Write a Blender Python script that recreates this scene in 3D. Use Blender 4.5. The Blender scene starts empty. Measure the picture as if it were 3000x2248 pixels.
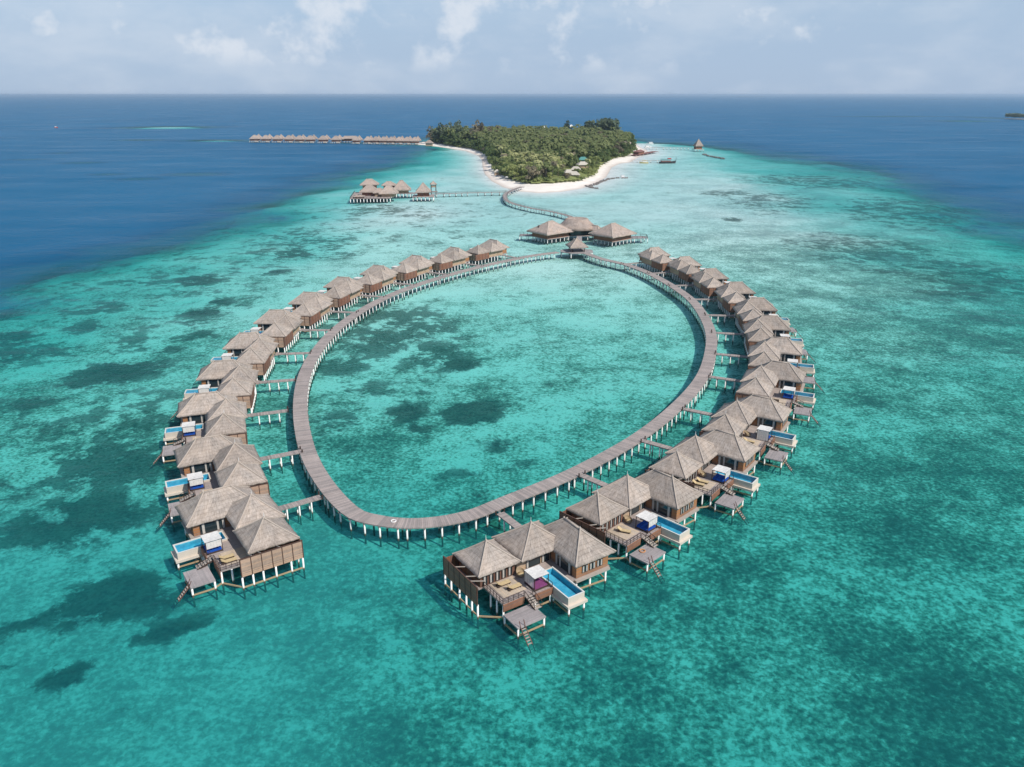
import bpy, math, random
import numpy as np
from mathutils import Vector, Matrix
from mathutils import noise as mnoise

random.seed(7); rng = np.random.default_rng(7)
S = bpy.context.scene
COL = S.collection
R = math.radians

# ------------------------------------------------------------------ camera geometry
CAM_H, FPX = 72.0, 2283.0
PITCH = math.atan(846.0 / FPX)

def P(x, y, z=0.0):
    """point of the world on the level z seen at photo pixel (x, y) of the 3000 x 2248 photo"""
    dx, dy = (x - 1500) / FPX, -(y - 1124) / FPX
    d = (dx, math.cos(PITCH) + dy * math.sin(PITCH), -math.sin(PITCH) + dy * math.cos(PITCH))
    t = (z - CAM_H) / d[2]
    return Vector((t * d[0], t * d[1], z))

def metres(px, at):
    return px / FPX * (Vector(at) - Vector((0, 0, CAM_H))).length

# ------------------------------------------------------------------ mesh collecting
class MB:
    def __init__(s): s.v = []; s.f = []; s.uv = []
    def add(s, vs, fs, uvs=None):
        o = len(s.v); s.v += [tuple(p) for p in vs]
        for i, f in enumerate(fs):
            s.f.append([o + k for k in f]); s.uv.append(uvs[i] if uvs else None)
    def box(s, x0, x1, y0, y1, z0, z1):
        x0, x1 = min(x0, x1), max(x0, x1); y0, y1 = min(y0, y1), max(y0, y1)
        vs = [(x0,y0,z0),(x1,y0,z0),(x1,y1,z0),(x0,y1,z0),(x0,y0,z1),(x1,y0,z1),(x1,y1,z1),(x0,y1,z1)]
        s.add(vs, [(0,3,2,1),(4,5,6,7),(0,1,5,4),(1,2,6,5),(2,3,7,6),(3,0,4,7)])
        return s
    def beam(s, a, b, w, h, up=(0,0,1)):
        a, b = Vector(a), Vector(b); d = (b - a).normalized(); u = Vector(up)
        if abs(d.dot(u)) > .99: u = Vector((1,0,0))
        r = d.cross(u).normalized(); u = r.cross(d)
        vs = []
        for p in (a, b):
            for i, j in ((-1,-1),(1,-1),(1,1),(-1,1)): vs.append(p + r * (w/2*i) + u * (h/2*j))
        s.add(vs, [(0,1,2,3),(7,6,5,4),(0,4,5,1),(1,5,6,2),(2,6,7,3),(3,7,4,0)])
        return s
    def cyl(s, a, b, r0, r1=None, n=8, cap=True):
        r1 = r0 if r1 is None else r1
        a, b = Vector(a), Vector(b); d = (b - a).normalized()
        u = Vector((0,0,1)) if abs(d.z) < .9 else Vector((1,0,0))
        x = d.cross(u).normalized(); y = d.cross(x)
        vs = [p + (x*math.cos(2*math.pi*i/n) + y*math.sin(2*math.pi*i/n))*r for p, r in ((a,r0),(b,r1)) for i in range(n)]
        fs = [(i, (i+1)%n, n+(i+1)%n, n+i) for i in range(n)]
        if cap: fs += [tuple(range(n))[::-1], tuple(range(n, 2*n))]
        s.add(vs, fs); return s
    def prism(s, pts, z0, z1):
        n = len(pts); vs = [(p[0],p[1],z0) for p in pts] + [(p[0],p[1],z1) for p in pts]
        s.add(vs, [tuple(range(n))[::-1], tuple(range(n,2*n))] + [(i,(i+1)%n,n+(i+1)%n,n+i) for i in range(n)])
        return s
    def mesh(s, name, mat, smooth=False, flip=False):
        me = bpy.data.meshes.new(name)
        vs = [(x,-y,z) for x,y,z in s.v] if flip else s.v
        fs = [f[::-1] for f in s.f] if flip else s.f
        me.from_pydata(vs, [], fs)
        if any(u is not None for u in s.uv):
            l = me.uv_layers.new(name='UVMap'); k = 0; buf = []
            for f, u in zip(s.f, s.uv):
                uu = u if u is not None else [(0,0)]*len(f)
                if flip: uu = uu[::-1]
                for q in uu: buf += [q[0], q[1]]
            l.data.foreach_set('uv', buf)
        me.materials.append(mat)
        if smooth: me.polygons.foreach_set('use_smooth', [True]*len(me.polygons))
        me.update(); return me
    def obj(s, name, mat, parent=None, smooth=False, flip=False):
        o = bpy.data.objects.new(name, s.mesh(name, mat, smooth, flip)); COL.objects.link(o)
        if parent is not None: o.parent = parent
        return o

def np_mesh(name, V, F, mat, smooth=False):
    """quads from numpy arrays"""
    me = bpy.data.meshes.new(name); nf = len(F)
    me.vertices.add(len(V)); me.vertices.foreach_set('co', V.astype(np.float32).ravel())
    me.loops.add(nf*4); me.loops.foreach_set('vertex_index', F.astype(np.int32).ravel())
    me.polygons.add(nf); me.polygons.foreach_set('loop_start', np.arange(0, nf*4, 4, dtype=np.int32))
    if smooth: me.polygons.foreach_set('use_smooth', np.ones(nf, dtype=bool))
    me.materials.append(mat); me.update(calc_edges=True); me.validate(); return me

def empty(name, loc=(0,0,0), rz=0.0):
    o = bpy.data.objects.new(name, None); COL.objects.link(o)
    o.location = loc; o.rotation_euler = (0,0,rz); o.empty_display_size = .5
    return o
def tag(o, label, cat, group=None, kind=None):
    if label: o['label'] = label
    if cat: o['category'] = cat
    if group: o['group'] = group
    if kind: o['kind'] = kind
    return o
def copy_tree(o, kids, parent=None):
    c = o.copy(); COL.objects.link(c)
    if parent is not None: c.parent = parent
    for ch in kids.get(o.name, ()): copy_tree(ch, kids, c)
    return c
def kidmap():
    m = {}
    for o in bpy.data.objects:
        if o.parent: m.setdefault(o.parent.name, []).append(o)
    return m
ORD = ['first','second','third','fourth','fifth','sixth','seventh','eighth','ninth','tenth','eleventh','twelfth','thirteenth','fourteenth']

# ------------------------------------------------------------------ materials
class NT:
    def __init__(s, name):
        s.m = bpy.data.materials.new(name); s.m.use_nodes = True
        s.t = s.m.node_tree; s.t.nodes.clear()
        s.out = s.n('ShaderNodeOutputMaterial')
    def n(s, typ, **kw):
        x = s.t.nodes.new(typ)
        for k, v in kw.items():
            if k == 'i':
                for a, b in v.items(): s.set(x.inputs[a], b)
            else: setattr(x, k, v)
        return x
    def set(s, sock, val):
        if isinstance(val, bpy.types.NodeSocket): s.t.links.new(val, sock)
        elif isinstance(val, bpy.types.Node): s.t.links.new(val.outputs[0], sock)
        else:
            if isinstance(val, tuple) and len(val) == 3 and sock.type == 'RGBA': val = (*val, 1)
            sock.default_value = val
    def math(s, op, a, b=0.0, c=None, clamp=False):
        x = s.n('ShaderNodeMath', operation=op, use_clamp=clamp); s.set(x.inputs[0], a); s.set(x.inputs[1], b)
        if c is not None: s.set(x.inputs[2], c)
        return x.outputs[0]
    def mix(s, f, a, b, mode='MIX'):
        x = s.n('ShaderNodeMix', data_type='RGBA', blend_type=mode)
        s.set(x.inputs[0], f); s.set(x.inputs[6], a); s.set(x.inputs[7], b); return x.outputs[2]
    def noise(s, vec, scale, detail=3.0, rough=.55, dist=0.0):
        x = s.n('ShaderNodeTexNoise', i={'Scale':scale,'Detail':detail,'Roughness':rough,'Distortion':dist})
        if vec is not None: s.set(x.inputs['Vector'], vec)
        return x.outputs[0]
    def ramp(s, f, stops, interp='LINEAR'):
        x = s.n('ShaderNodeValToRGB'); s.set(x.inputs[0], f); r = x.color_ramp; r.interpolation = interp
        while len(r.elements) < len(stops): r.elements.new(.5)
        for e, (p, c) in zip(r.elements, stops):
            e.position = p; e.color = (*c, 1) if isinstance(c, tuple) else (c, c, c, 1)
        return x.outputs[0]
    def mapr(s, f, a, b, c, d, typ='LINEAR'):
        x = s.n('ShaderNodeMapRange', interpolation_type=typ)
        for k, v in zip(('Value','From Min','From Max','To Min','To Max'), (f,a,b,c,d)): s.set(x.inputs[k], v)
        return x.outputs[0]
    def scalev(s, vec, sc):
        x = s.n('ShaderNodeMapping'); s.set(x.inputs['Vector'], vec); x.inputs['Scale'].default_value = sc; return x.outputs[0]
    def pr(s, col, rough=.8, bump=None, bs=.3, bd=.05, spec=.3, **kw):
        b = s.n('ShaderNodeBsdfPrincipled'); s.set(b.inputs['Base Color'], col); s.set(b.inputs['Roughness'], rough)
        b.inputs['Specular IOR Level'].default_value = spec
        if bump is not None:
            k = s.n('ShaderNodeBump', i={'Strength':bs,'Distance':bd,'Height':bump}); s.set(b.inputs['Normal'], k)
        for a, v in kw.items(): s.set(b.inputs[a], v)
        s.t.links.new(b.outputs[0], s.out.inputs[0]); return s.m

def obj_coord(t): return t.n('ShaderNodeTexCoord').outputs['Object']
def rand(t): return t.n('ShaderNodeObjectInfo').outputs['Random']
def position(t): return t.n('ShaderNodeNewGeometry').outputs['Position']

def m_thatch(name, a, b, cdark):
    t = NT(name); uv = t.n('ShaderNodeUVMap').outputs[0]
    oi = t.n('ShaderNodeObjectInfo')
    off = t.n('ShaderNodeVectorMath', operation='ADD'); t.set(off.inputs[0], uv)
    cx = t.n('ShaderNodeCombineXYZ', i={'X':t.math('MULTIPLY', oi.outputs['Random'], 40.0),'Y':t.math('MULTIPLY', oi.outputs['Random'], 17.0)})
    t.set(off.inputs[1], cx); v = off.outputs[0]
    straw = t.noise(t.scalev(v, (9, 1.3, 1)), 1.0, 4, .65)
    clump = t.noise(t.scalev(v, (2.6, .9, 1)), 1.0, 3, .6)
    big = t.noise(v, .28, 3, .5)
    sep = t.n('ShaderNodeSeparateXYZ'); t.set(sep.inputs[0], v)
    course = t.math('FRACT', t.math('ADD', t.math('MULTIPLY', sep.outputs[1], 1.35), t.math('MULTIPLY', clump, .5)))
    f = t.math('ADD', t.math('MULTIPLY', straw, .55), t.math('ADD', t.math('MULTIPLY', clump, .4), t.math('MULTIPLY', big, .25)))
    f = t.math('SUBTRACT', f, t.math('MULTIPLY', t.math('LESS_THAN', course, .16), .06))
    col = t.ramp(f, [(.40, cdark), (.56, a), (.78, b)])
    patch = t.noise(v, .55, 4, .62)
    tint = t.math('MULTIPLY', t.mapr(oi.outputs['Random'], 0, 1, .84, 1.10), t.mapr(patch, .36, .62, .80, 1.08))
    hs = t.n('ShaderNodeHueSaturation', i={'Value':tint,'Color':col,'Saturation':t.mapr(big, .3, .7, .75, 1.15)})
    h = t.math('ADD', straw, t.math('MULTIPLY', course, .5))
    return t.pr(hs.outputs[0], .95, h, .75, .10, .1)

def m_wood(name, base, var=.35, plank=.22, axis='X', rough=.75, uv=False):
    """weathered boards; every board has its own tint"""
    t = NT(name); co = t.n('ShaderNodeUVMap').outputs[0] if uv else obj_coord(t)
    sep = t.n('ShaderNodeSeparateXYZ'); t.set(sep.inputs[0], co)
    ax = sep.outputs[axis]
    cell = t.math('FLOOR', t.math('DIVIDE', ax, plank))
    wn = t.n('ShaderNodeTexWhiteNoise', noise_dimensions='1D'); t.set(wn.inputs['W'], cell)
    fr = t.math('FRACT', t.math('DIVIDE', ax, plank))
    gap = t.math('LESS_THAN', fr, .10)
    g = t.noise(co, 2.2, 4, .6); g2 = t.noise(co, .35, 3, .6)
    val = t.math('ADD', t.math('MULTIPLY', t.math('SUBTRACT', wn.outputs['Value'], .5), var),
          t.math('ADD', t.math('MULTIPLY', t.math('SUBTRACT', g, .5), .45), t.math('MULTIPLY', t.math('SUBTRACT', g2, .5), .6)))
    g3 = t.noise(co, .09, 3, .6); val = t.math('ADD', val, t.math('MULTIPLY', t.math('SUBTRACT', g3, .5), .5))
    val = t.math('ADD', 1.0, val)
    val = t.math('MULTIPLY', val, t.math('SUBTRACT', 1.0, t.math('MULTIPLY', gap, .45)))
    x = t.n('ShaderNodeHueSaturation', i={'Color':(*base,1),'Value':val,'Saturation':t.mapr(wn.outputs['Value'],0,1,.8,1.15)})
    return t.pr(x.outputs[0], rough, t.math('SUBTRACT', g, gap), .35, .02, .2)

def m_plain(name, base, var=.15, sc=1.5, rough=.8, spec=.3, bs=.2, **kw):
    t = NT(name); co = obj_coord(t); g = t.noise(co, sc, 5, .6)
    f = t.math('ADD', 1.0 - var/2, t.math('MULTIPLY', g, var))
    x = t.n('ShaderNodeHueSaturation', i={'Color':(*base,1),'Value':f})
    return t.pr(x.outputs[0], rough, g, bs, .02, spec, **kw)

def m_post(name):
    t = NT(name); p = position(t); sep = t.n('ShaderNodeSeparateXYZ'); t.set(sep.inputs[0], p)
    g = t.noise(p, 2.5, 4, .6)
    z = t.math('ADD', sep.outputs[2], t.math('MULTIPLY', t.math('SUBTRACT', g, .5), .5))
    col = t.ramp(t.mapr(z, -.5, 1.5, 0, 1), [(.22,(.10,.105,.085)),(.36,(.055,.05,.035)),(.43,(.20,.17,.13)),(.49,(.62,.59,.54)),(.56,(.80,.78,.75))])
    return t.pr(col, .7, g, .2, .02, .3)

def m_cloth(name, base):
    t = NT(name); co = obj_coord(t); g = t.noise(co, 3.0, 3, .5)
    x = t.n('ShaderNodeHueSaturation', i={'Color':(*base,1),'Value':t.mapr(g,.3,.7,.86,1.08)})
    return t.pr(x.outputs[0], .9, g, .4, .05, .1)

def m_leaf(name, c1, c2, trans=.4):
    t = NT(name); oi = t.n('ShaderNodeObjectInfo'); p = position(t)
    g = t.noise(p, .12, 3, .6); g2 = t.noise(p, 1.1, 2, .6)
    f = t.math('ADD', t.math('MULTIPLY', g, .7), t.math('ADD', t.math('MULTIPLY', g2, .5), t.math('MULTIPLY', t.math('SUBTRACT', oi.outputs['Random'], .5), .45)))
    col = t.ramp(f, [(.35, c1), (.8, c2)])
    d = t.n('ShaderNodeBsdfDiffuse', i={'Color':col}); tr = t.n('ShaderNodeBsdfTranslucent', i={'Color':col})
    mx = t.n('ShaderNodeMixShader', i={0:trans, 1:d, 2:tr}); t.t.links.new(mx.outputs[0], t.out.inputs[0]); return t.m

M = {}
M['thatch'] = m_thatch('thatch', (.335,.280,.238), (.52,.445,.39), (.17,.14,.12))
M['thatch_pink'] = m_thatch('thatch_far', (.36,.285,.24), (.54,.44,.38), (.2,.155,.13))
M['soffit'] = m_plain('soffit', (.10,.075,.055))
M['ridge'] = m_plain('ridge_thatch', (.40,.34,.29), .5, 4.0, .95, .1, .6)
M['deck_path'] = m_wood('walkway_planks', (.315,.27,.25), .42, .34, 'X', uv=True)
M['deck'] = m_wood('deck_planks', (.33,.275,.25), .32, .16, 'Y')
M['deck_grey'] = m_wood('grey_deck_planks', (.29,.26,.255), .32, .18, 'X')
M['sunpad'] = m_wood('sun_pad_planks', (.46,.37,.28), .25, .18, 'Y')
M['wall_red'] = m_wood('red_timber_boards', (.225,.105,.068), .35, .30, 'Y')
M['wall_red_x'] = m_wood('red_timber_boards_side', (.225,.105,.068), .35, .30, 'X')
M['skirt'] = m_wood('brown_skirt_boards', (.25,.125,.08), .35, .2, 'Z')
M['wall_or'] = m_wood('orange_timber', (.33,.165,.085), .3, .25, 'Z')
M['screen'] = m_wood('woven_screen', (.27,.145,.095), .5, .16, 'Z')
M['screen_light'] = m_wood('sunlit_woven_screen', (.44,.29,.21), .5, .16, 'Z')  # left row's paler copy of the screen, sunlight painted into its colour
M['screen_rail'] = m_plain('dark_screen_batten', (.085,.045,.032))
M['wall_beige'] = m_wood('beige_timber', (.42,.30,.20), .25, .3, 'Z')
M['dark_wood'] = m_plain('dark_rail_wood', (.055,.036,.03), .4)
M['red_rail'] = m_plain('red_brown_ladder_wood', (.14,.065,.05), .4)
M['rung'] = m_plain('grey_tread_wood', (.36,.31,.27), .4)
M['post'] = m_post('white_piles')
M['tan'] = m_plain('tan_tie_beam', (.38,.27,.16), .5, 1.2)
M['cream'] = m_plain('cream_stucco', (.57,.50,.42), .25, .9)
M['poolrim'] = m_plain('pool_rim', (.58,.58,.55), .1)
M['white_cloth'] = m_cloth('white_canvas', (.62,.60,.57))
M['blue_cloth'] = m_cloth('blue_mattress', (.012,.075,.36))
M['purple_cloth'] = m_cloth('purple_mattress', (.20,.055,.155))
M['cushion'] = m_cloth('straw_cushion', (.52,.40,.23))
M['wicker'] = m_plain('wicker', (.34,.26,.17), .6, 6)
M['white_paint'] = m_plain('white_paint', (.78,.77,.75), .1, 1.2, .5)
M['drape'] = m_plain('off_white_drape', (.50,.47,.43), .2, 2)
M['orange'] = m_plain('orange_plastic', (.50,.24,.11), .2)
M['glass'] = m_plain('dark_window_glass', (.018,.03,.035), .4, 1.0, .08, .6, 0)
M['trunk'] = m_plain('palm_trunk', (.17,.145,.12), .5, 2)
M['rock'] = m_plain('breakwater_rock', (.16,.14,.13), .8, .5)
M['red_deck'] = m_plain('red_timber_jetty', (.20,.10,.085), .5, .3)
M['teal_roof'] = m_plain('teal_sheet_roof', (.08,.24,.22), .2)
M['grey_roof'] = m_plain('pale_thatch_hut_roof', (.46,.42,.36), .5, 1.0, .95, .1)
M['yellow'] = m_plain('cream_yellow_boat_paint', (.72,.58,.30), .15)
M['hull_teal'] = m_plain('teal_hull_paint', (.03,.22,.22), .2)
M['hull_dark'] = m_plain('dark_hull_paint', (.05,.045,.045), .3)
M['boat_red'] = m_plain('red_boat_paint', (.45,.06,.05), .2)

def m_pool_tile():
    t = NT('pool_tile'); co = obj_coord(t); v = t.n('ShaderNodeTexVoronoi', i={'Scale':3.2,'Vector':co})
    g = t.noise(co, 1.3, 3, .5)
    col = t.mix(t.mapr(g, .35, .65, 0, 1), (.09,.40,.55), (.20,.58,.70))
    return t.pr(col, .5)
M['tile'] = m_pool_tile()
def m_pool_water():
    t = NT('pool_water'); co = obj_coord(t); g = t.noise(co, 2.6, 3, .6)
    bp = t.n('ShaderNodeBump', i={'Strength':.35,'Distance':.08,'Height':g})
    tr = t.n('ShaderNodeBsdfTransparent', i={'Color':(.60,.88,.95,1)})
    gl = t.n('ShaderNodeBsdfGlossy', i={'Roughness':.05,'Normal':bp})
    fr = t.n('ShaderNodeFresnel', i={'IOR':1.33,'Normal':bp})
    mx = t.n('ShaderNodeMixShader', i={0:fr,1:tr,2:gl}); t.t.links.new(mx.outputs[0], t.out.inputs[0]); return t.m
M['pool_water'] = m_pool_water()

def m_sand():
    t = NT('beach_sand'); p = position(t); g = t.noise(p, .06, 4, .6); g2 = t.noise(p, .9, 3, .6)
    sep = t.n('ShaderNodeSeparateXYZ'); t.set(sep.inputs[0], p)
    col = t.mix(t.mapr(t.math('ADD', t.math('MULTIPLY', g, .7), t.math('MULTIPLY', g2, .3)), .35, .65, 0, 1), (.70,.63,.55), (.82,.77,.71))
    wet = t.mapr(t.math('ADD', sep.outputs[2], t.math('MULTIPLY', g, .25)), .12, .55, 0, 1)
    col = t.mix(wet, (.56,.48,.42), col)
    return t.pr(col, .9, g2, .3, .05, .2)
M['sand'] = m_sand()

def m_seabed():
    t = NT('seabed'); p = position(t)
    reef = t.n('ShaderNodeAttribute', attribute_name='reef').outputs['Fac']
    mott = t.n('ShaderNodeAttribute', attribute_name='mottle').outputs['Fac']
    def warp(sc, amp, src):
        wn = t.n('ShaderNodeTexNoise', i={'Scale':sc,'Detail':4.0,'Roughness':.6}); t.set(wn.inputs['Vector'], p)
        sb = t.n('ShaderNodeVectorMath', operation='SUBTRACT'); t.set(sb.inputs[0], wn.outputs['Color']); sb.inputs[1].default_value = (.5,.5,.5)
        pv = t.n('ShaderNodeVectorMath', operation='MULTIPLY_ADD'); t.set(pv.inputs[0], sb); pv.inputs[1].default_value = (amp,amp,0); t.set(pv.inputs[2], src); return pv.outputs[0]
    pv = warp(.15, 11, p)
    n1 = t.noise(pv, .085, 6, .66); n2 = t.noise(warp(.5, 3, p), .30, 5, .68)
    f = t.math('ADD', t.math('ADD', reef, t.math('MULTIPLY', t.math('SUBTRACT', n1, .5), 2.6)), t.math('MULTIPLY', t.math('SUBTRACT', n2, .5), 1.7))
    f = t.math('MULTIPLY', t.mapr(f, .30, .66, 0, 1, 'SMOOTHSTEP'), t.mapr(reef, .2, .85, .66, 1.04))
    # sand with weed mottling: clumps and painted caustic light flecks about a metre across, gathered in larger drifts
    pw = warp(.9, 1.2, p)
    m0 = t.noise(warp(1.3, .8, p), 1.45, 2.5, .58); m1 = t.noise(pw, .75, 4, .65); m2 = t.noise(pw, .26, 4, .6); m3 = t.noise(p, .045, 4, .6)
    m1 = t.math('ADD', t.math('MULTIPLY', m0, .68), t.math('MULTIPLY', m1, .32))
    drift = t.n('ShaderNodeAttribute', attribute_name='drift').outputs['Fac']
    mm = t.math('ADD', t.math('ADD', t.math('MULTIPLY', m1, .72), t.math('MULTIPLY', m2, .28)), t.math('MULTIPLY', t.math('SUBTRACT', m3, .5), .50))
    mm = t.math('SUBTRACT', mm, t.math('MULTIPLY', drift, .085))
    weed_caustics = t.ramp(mm, [(.31,(.03,.065,.048)),(.40,(.10,.155,.12)),(.455,(.21,.28,.22)),(.515,(.46,.50,.43)),(.59,(.86,.84,.78))])
    sand = t.mix(mott, (.62,.61,.635), weed_caustics)
    rc = t.mix(t.mapr(t.math('ADD', t.math('MULTIPLY', n2, .5), t.math('MULTIPLY', m0, .5)), .38, .62, 0, 1), (.022,.038,.032), (.11,.125,.10))
    col = t.mix(t.math('MULTIPLY', f, .93), sand, rc)
    return t.pr(col, .95, None, spec=.05)
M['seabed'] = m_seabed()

def m_water():
    t = NT('sea_water'); p = position(t)
    d = t.n('ShaderNodeAttribute', attribute_name='depth').outputs['Fac']
    K = (.80, .158, .190)                                     # absorption per metre of depth
    T = t.n('ShaderNodeCombineColor', i={i: t.math('POWER', math.exp(-k), d) for i, k in enumerate(K)})
    big = t.noise(p, .004, 4, .55)
    body = t.mix(t.mapr(big, .3, .7, 0, 1), (.003,.090,.193), (.008,.112,.228))
    sh = t.mapr(d, 1.5, 11.0, 0, 1, 'SMOOTHSTEP')
    body = t.mix(sh, t.mix(t.mapr(d, .8, 4.5, 0, 1), (.016,.215,.235), (.018,.205,.32)), body)
    m = t.math('SUBTRACT', 1.0, t.math('POWER', math.exp(-.145), d))
    # wind streaks make the far surface rougher or smoother in long bands
    streak = t.noise(t.scalev(p, (.35, 1, 1)), .02, 5, .65)
    r1 = t.noise(t.scalev(p, (.75, 1.25, 1)), .55, 4, .65); r2 = t.noise(t.scalev(p, (.8,1.3,1)), .11, 4, .6); r3 = t.noise(p, .03, 3, .6)
    h = t.math('ADD', t.math('MULTIPLY', r1, .5), t.math('ADD', t.math('MULTIPLY', r2, 1.6), t.math('MULTIPLY', r3, 3.0)))
    bp = t.n('ShaderNodeBump', i={'Strength':1.0,'Distance':.55,'Height':h})
    fr = t.n('ShaderNodeFresnel', i={'IOR':1.33,'Normal':bp})
    fr2 = t.math('MULTIPLY', t.math('POWER', t.math('MINIMUM', fr, .8), 1.5), t.mapr(streak, .3, .7, .14, .46))
    tr = t.n('ShaderNodeBsdfTransparent', i={'Color':T})
    df = t.n('ShaderNodeBsdfDiffuse', i={'Color':body,'Normal':bp})
    a = t.n('ShaderNodeMixShader', i={0:m,1:tr,2:df})
    gl = t.n('ShaderNodeBsdfGlossy', i={'Roughness':.18,'Normal':bp,'Color':(.9,.95,1,1)})
    b = t.n('ShaderNodeMixShader', i={0:fr2,1:a,2:gl}); t.t.links.new(b.outputs[0], t.out.inputs[0])
    return t.m
M['water'] = m_water()
M['palm_leaf'] = m_leaf('palm_leaf', (.155,.19,.08), (.48,.48,.23))
M['broad_leaf'] = m_leaf('broad_leaf', (.105,.15,.06), (.35,.38,.15))
M['dark_leaf'] = m_leaf('casuarina_leaf', (.065,.095,.06), (.20,.24,.15))
M['dry_leaf'] = m_leaf('dry_leaf', (.15,.13,.09), (.32,.28,.19))
M['lime_leaf'] = m_leaf('lime_leaf', (.20,.26,.06), (.42,.48,.14))

# ------------------------------------------------------------------ layout taken off the photograph (metres)
LEFT = [(-16.3,345.3,136.5),(-30.7,325.1,143.4),(-43.0,305.9,150.3),(-53.1,285.4,157.5),(-60.5,264.5,164),(-64.8,241.2,170.5),
        (-66.8,218.6,178.5),(-65.6,194.5,185.5),(-61.7,171.3,193),(-55.8,149.7,199.6),(-44.5,127.2,207),(-33.4,107.7,214.5)]
RIGHT = [(63.2,324.7,21),(69.8,303.9,14),(72.4,280.4,7),(74.1,257.8,1),(72.7,235.5,354.5),(68.1,214.2,348.5),(61.7,192.4,341.5),
         (53.1,172.9,334.5),(39.5,150.5,328),(25.2,132.6,322.5),(8.1,117.0,314.5),(-10.6,103.2,304)]
LEFT, RIGHT = LEFT[::-1], RIGHT[::-1]          # nearest first

def local(cx, cy, yaw, u, v, flip, z=0.0):
    c, s = math.cos(R(yaw)), math.sin(R(yaw)); v *= flip
    return Vector((cx + u*c - v*s, cy + u*s + v*c, z))

# ------------------------------------------------------------------ sea bed and water
ISLE = [(60,250),(120,252),(250,268),(490,302),(600,345),(632,385),(636,440),(655,500),(715,562),(820,617),(950,650),(1120,665),(1300,655),
        (1480,627),(1600,582),(1692,532),(1742,445),(1810,412),(1905,400),(1980,352),(2060,330),(2050,300),(1985,268),(1930,225),(1800,212),(1600,205),(1300,200),(900,200),(500,206),(200,214),(80,230)]
ISLE = [P(1200+x/2.949, 340+y/2.949)[:2] for x, y in ISLE]
VEG = [(165,236),(300,262),(400,278),(530,296),(640,340),(660,390),(712,440),(706,490),(768,535),(885,582),(1000,606),(1100,612),(1300,602),
       (1500,580),(1635,522),(1652,470),(1740,404),(1820,372),(1905,362),(1950,320),(1945,268),(1900,228),(1700,216),(1300,208),(900,207),(500,212),(220,222)]
VEG = [P(1200+x/2.949, 340+y/2.949)[:2] for x, y in VEG]

def seg_dist(X, Y, poly, closed=True):
    D = np.full(X.shape, 1e9); n = len(poly)
    for i in range(n if closed else n-1):
        ax, ay = poly[i]; bx, by = poly[(i+1) % n]; dx, dy = bx-ax, by-ay
        t = np.clip(((X-ax)*dx + (Y-ay)*dy) / (dx*dx+dy*dy+1e-9), 0, 1)
        D = np.minimum(D, np.hypot(X-ax-t*dx, Y-ay-t*dy))
    return D
def inside(X, Y, poly):
    I = np.zeros(X.shape, bool); n = len(poly)
    for i in range(n):
        ax, ay = poly[i]; bx, by = poly[(i+1) % n]
        c = ((ay > Y) != (by > Y)) & (X < (bx-ax)*(Y-ay)/(by-ay+1e-12) + ax)
        I ^= c
    return I

def vnoise(X, Y, sc, oct=4, seed=0.0):
    """value noise on arrays"""
    out = np.zeros(X.shape); amp, tot = 1.0, 0.0
    r = np.random.default_rng(int(seed*7)+3); tab = r.random((256, 256))
    for o in range(oct):
        x = X*sc*(2**o)+o*17.3+seed; y = Y*sc*(2**o)-o*9.1+seed
        xi = np.floor(x).astype(int); yi = np.floor(y).astype(int); fx = x-xi; fy = y-yi
        fx = fx*fx*(3-2*fx); fy = fy*fy*(3-2*fy)
        g = lambda a, b: tab[a % 256, b % 256]
        out += amp*((g(xi,yi)*(1-fx)+g(xi+1,yi)*fx)*(1-fy)+(g(xi,yi+1)*(1-fx)+g(xi+1,yi+1)*fx)*fy); tot += amp; amp *= .55
    return out/tot
def sstep(a, b, x):
    t = np.clip((x-a)/(b-a), 0, 1); return t*t*(3-2*t)

D2 = 1.3562                                                    # overview pixel -> photo pixel
SHELF = [(-700,1000),(-200,770),(0,690),(200,606),(400,545),(560,500),(640,468),(690,442),(740,418),(800,398),(860,378),(915,356),(955,340),(985,328),(985,318)]
SHELF_R = [(1340,310),(1420,312),(1510,324),(1600,338),(1680,352),(1760,378),(1860,412),(1960,452),(2060,500),(2180,560),(2400,640),(2900,860)]
shelf = [P(x*D2, y*D2)[:2] for x, y in SHELF] + [P(1200+300/2.949, 340+196/2.949)[:2], P(1200+1700/2.949, 340+196/2.949)[:2]] + [P(x*D2, y*D2)[:2] for x, y in SHELF_R] + [(900,-200),(-900,-200)]

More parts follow.
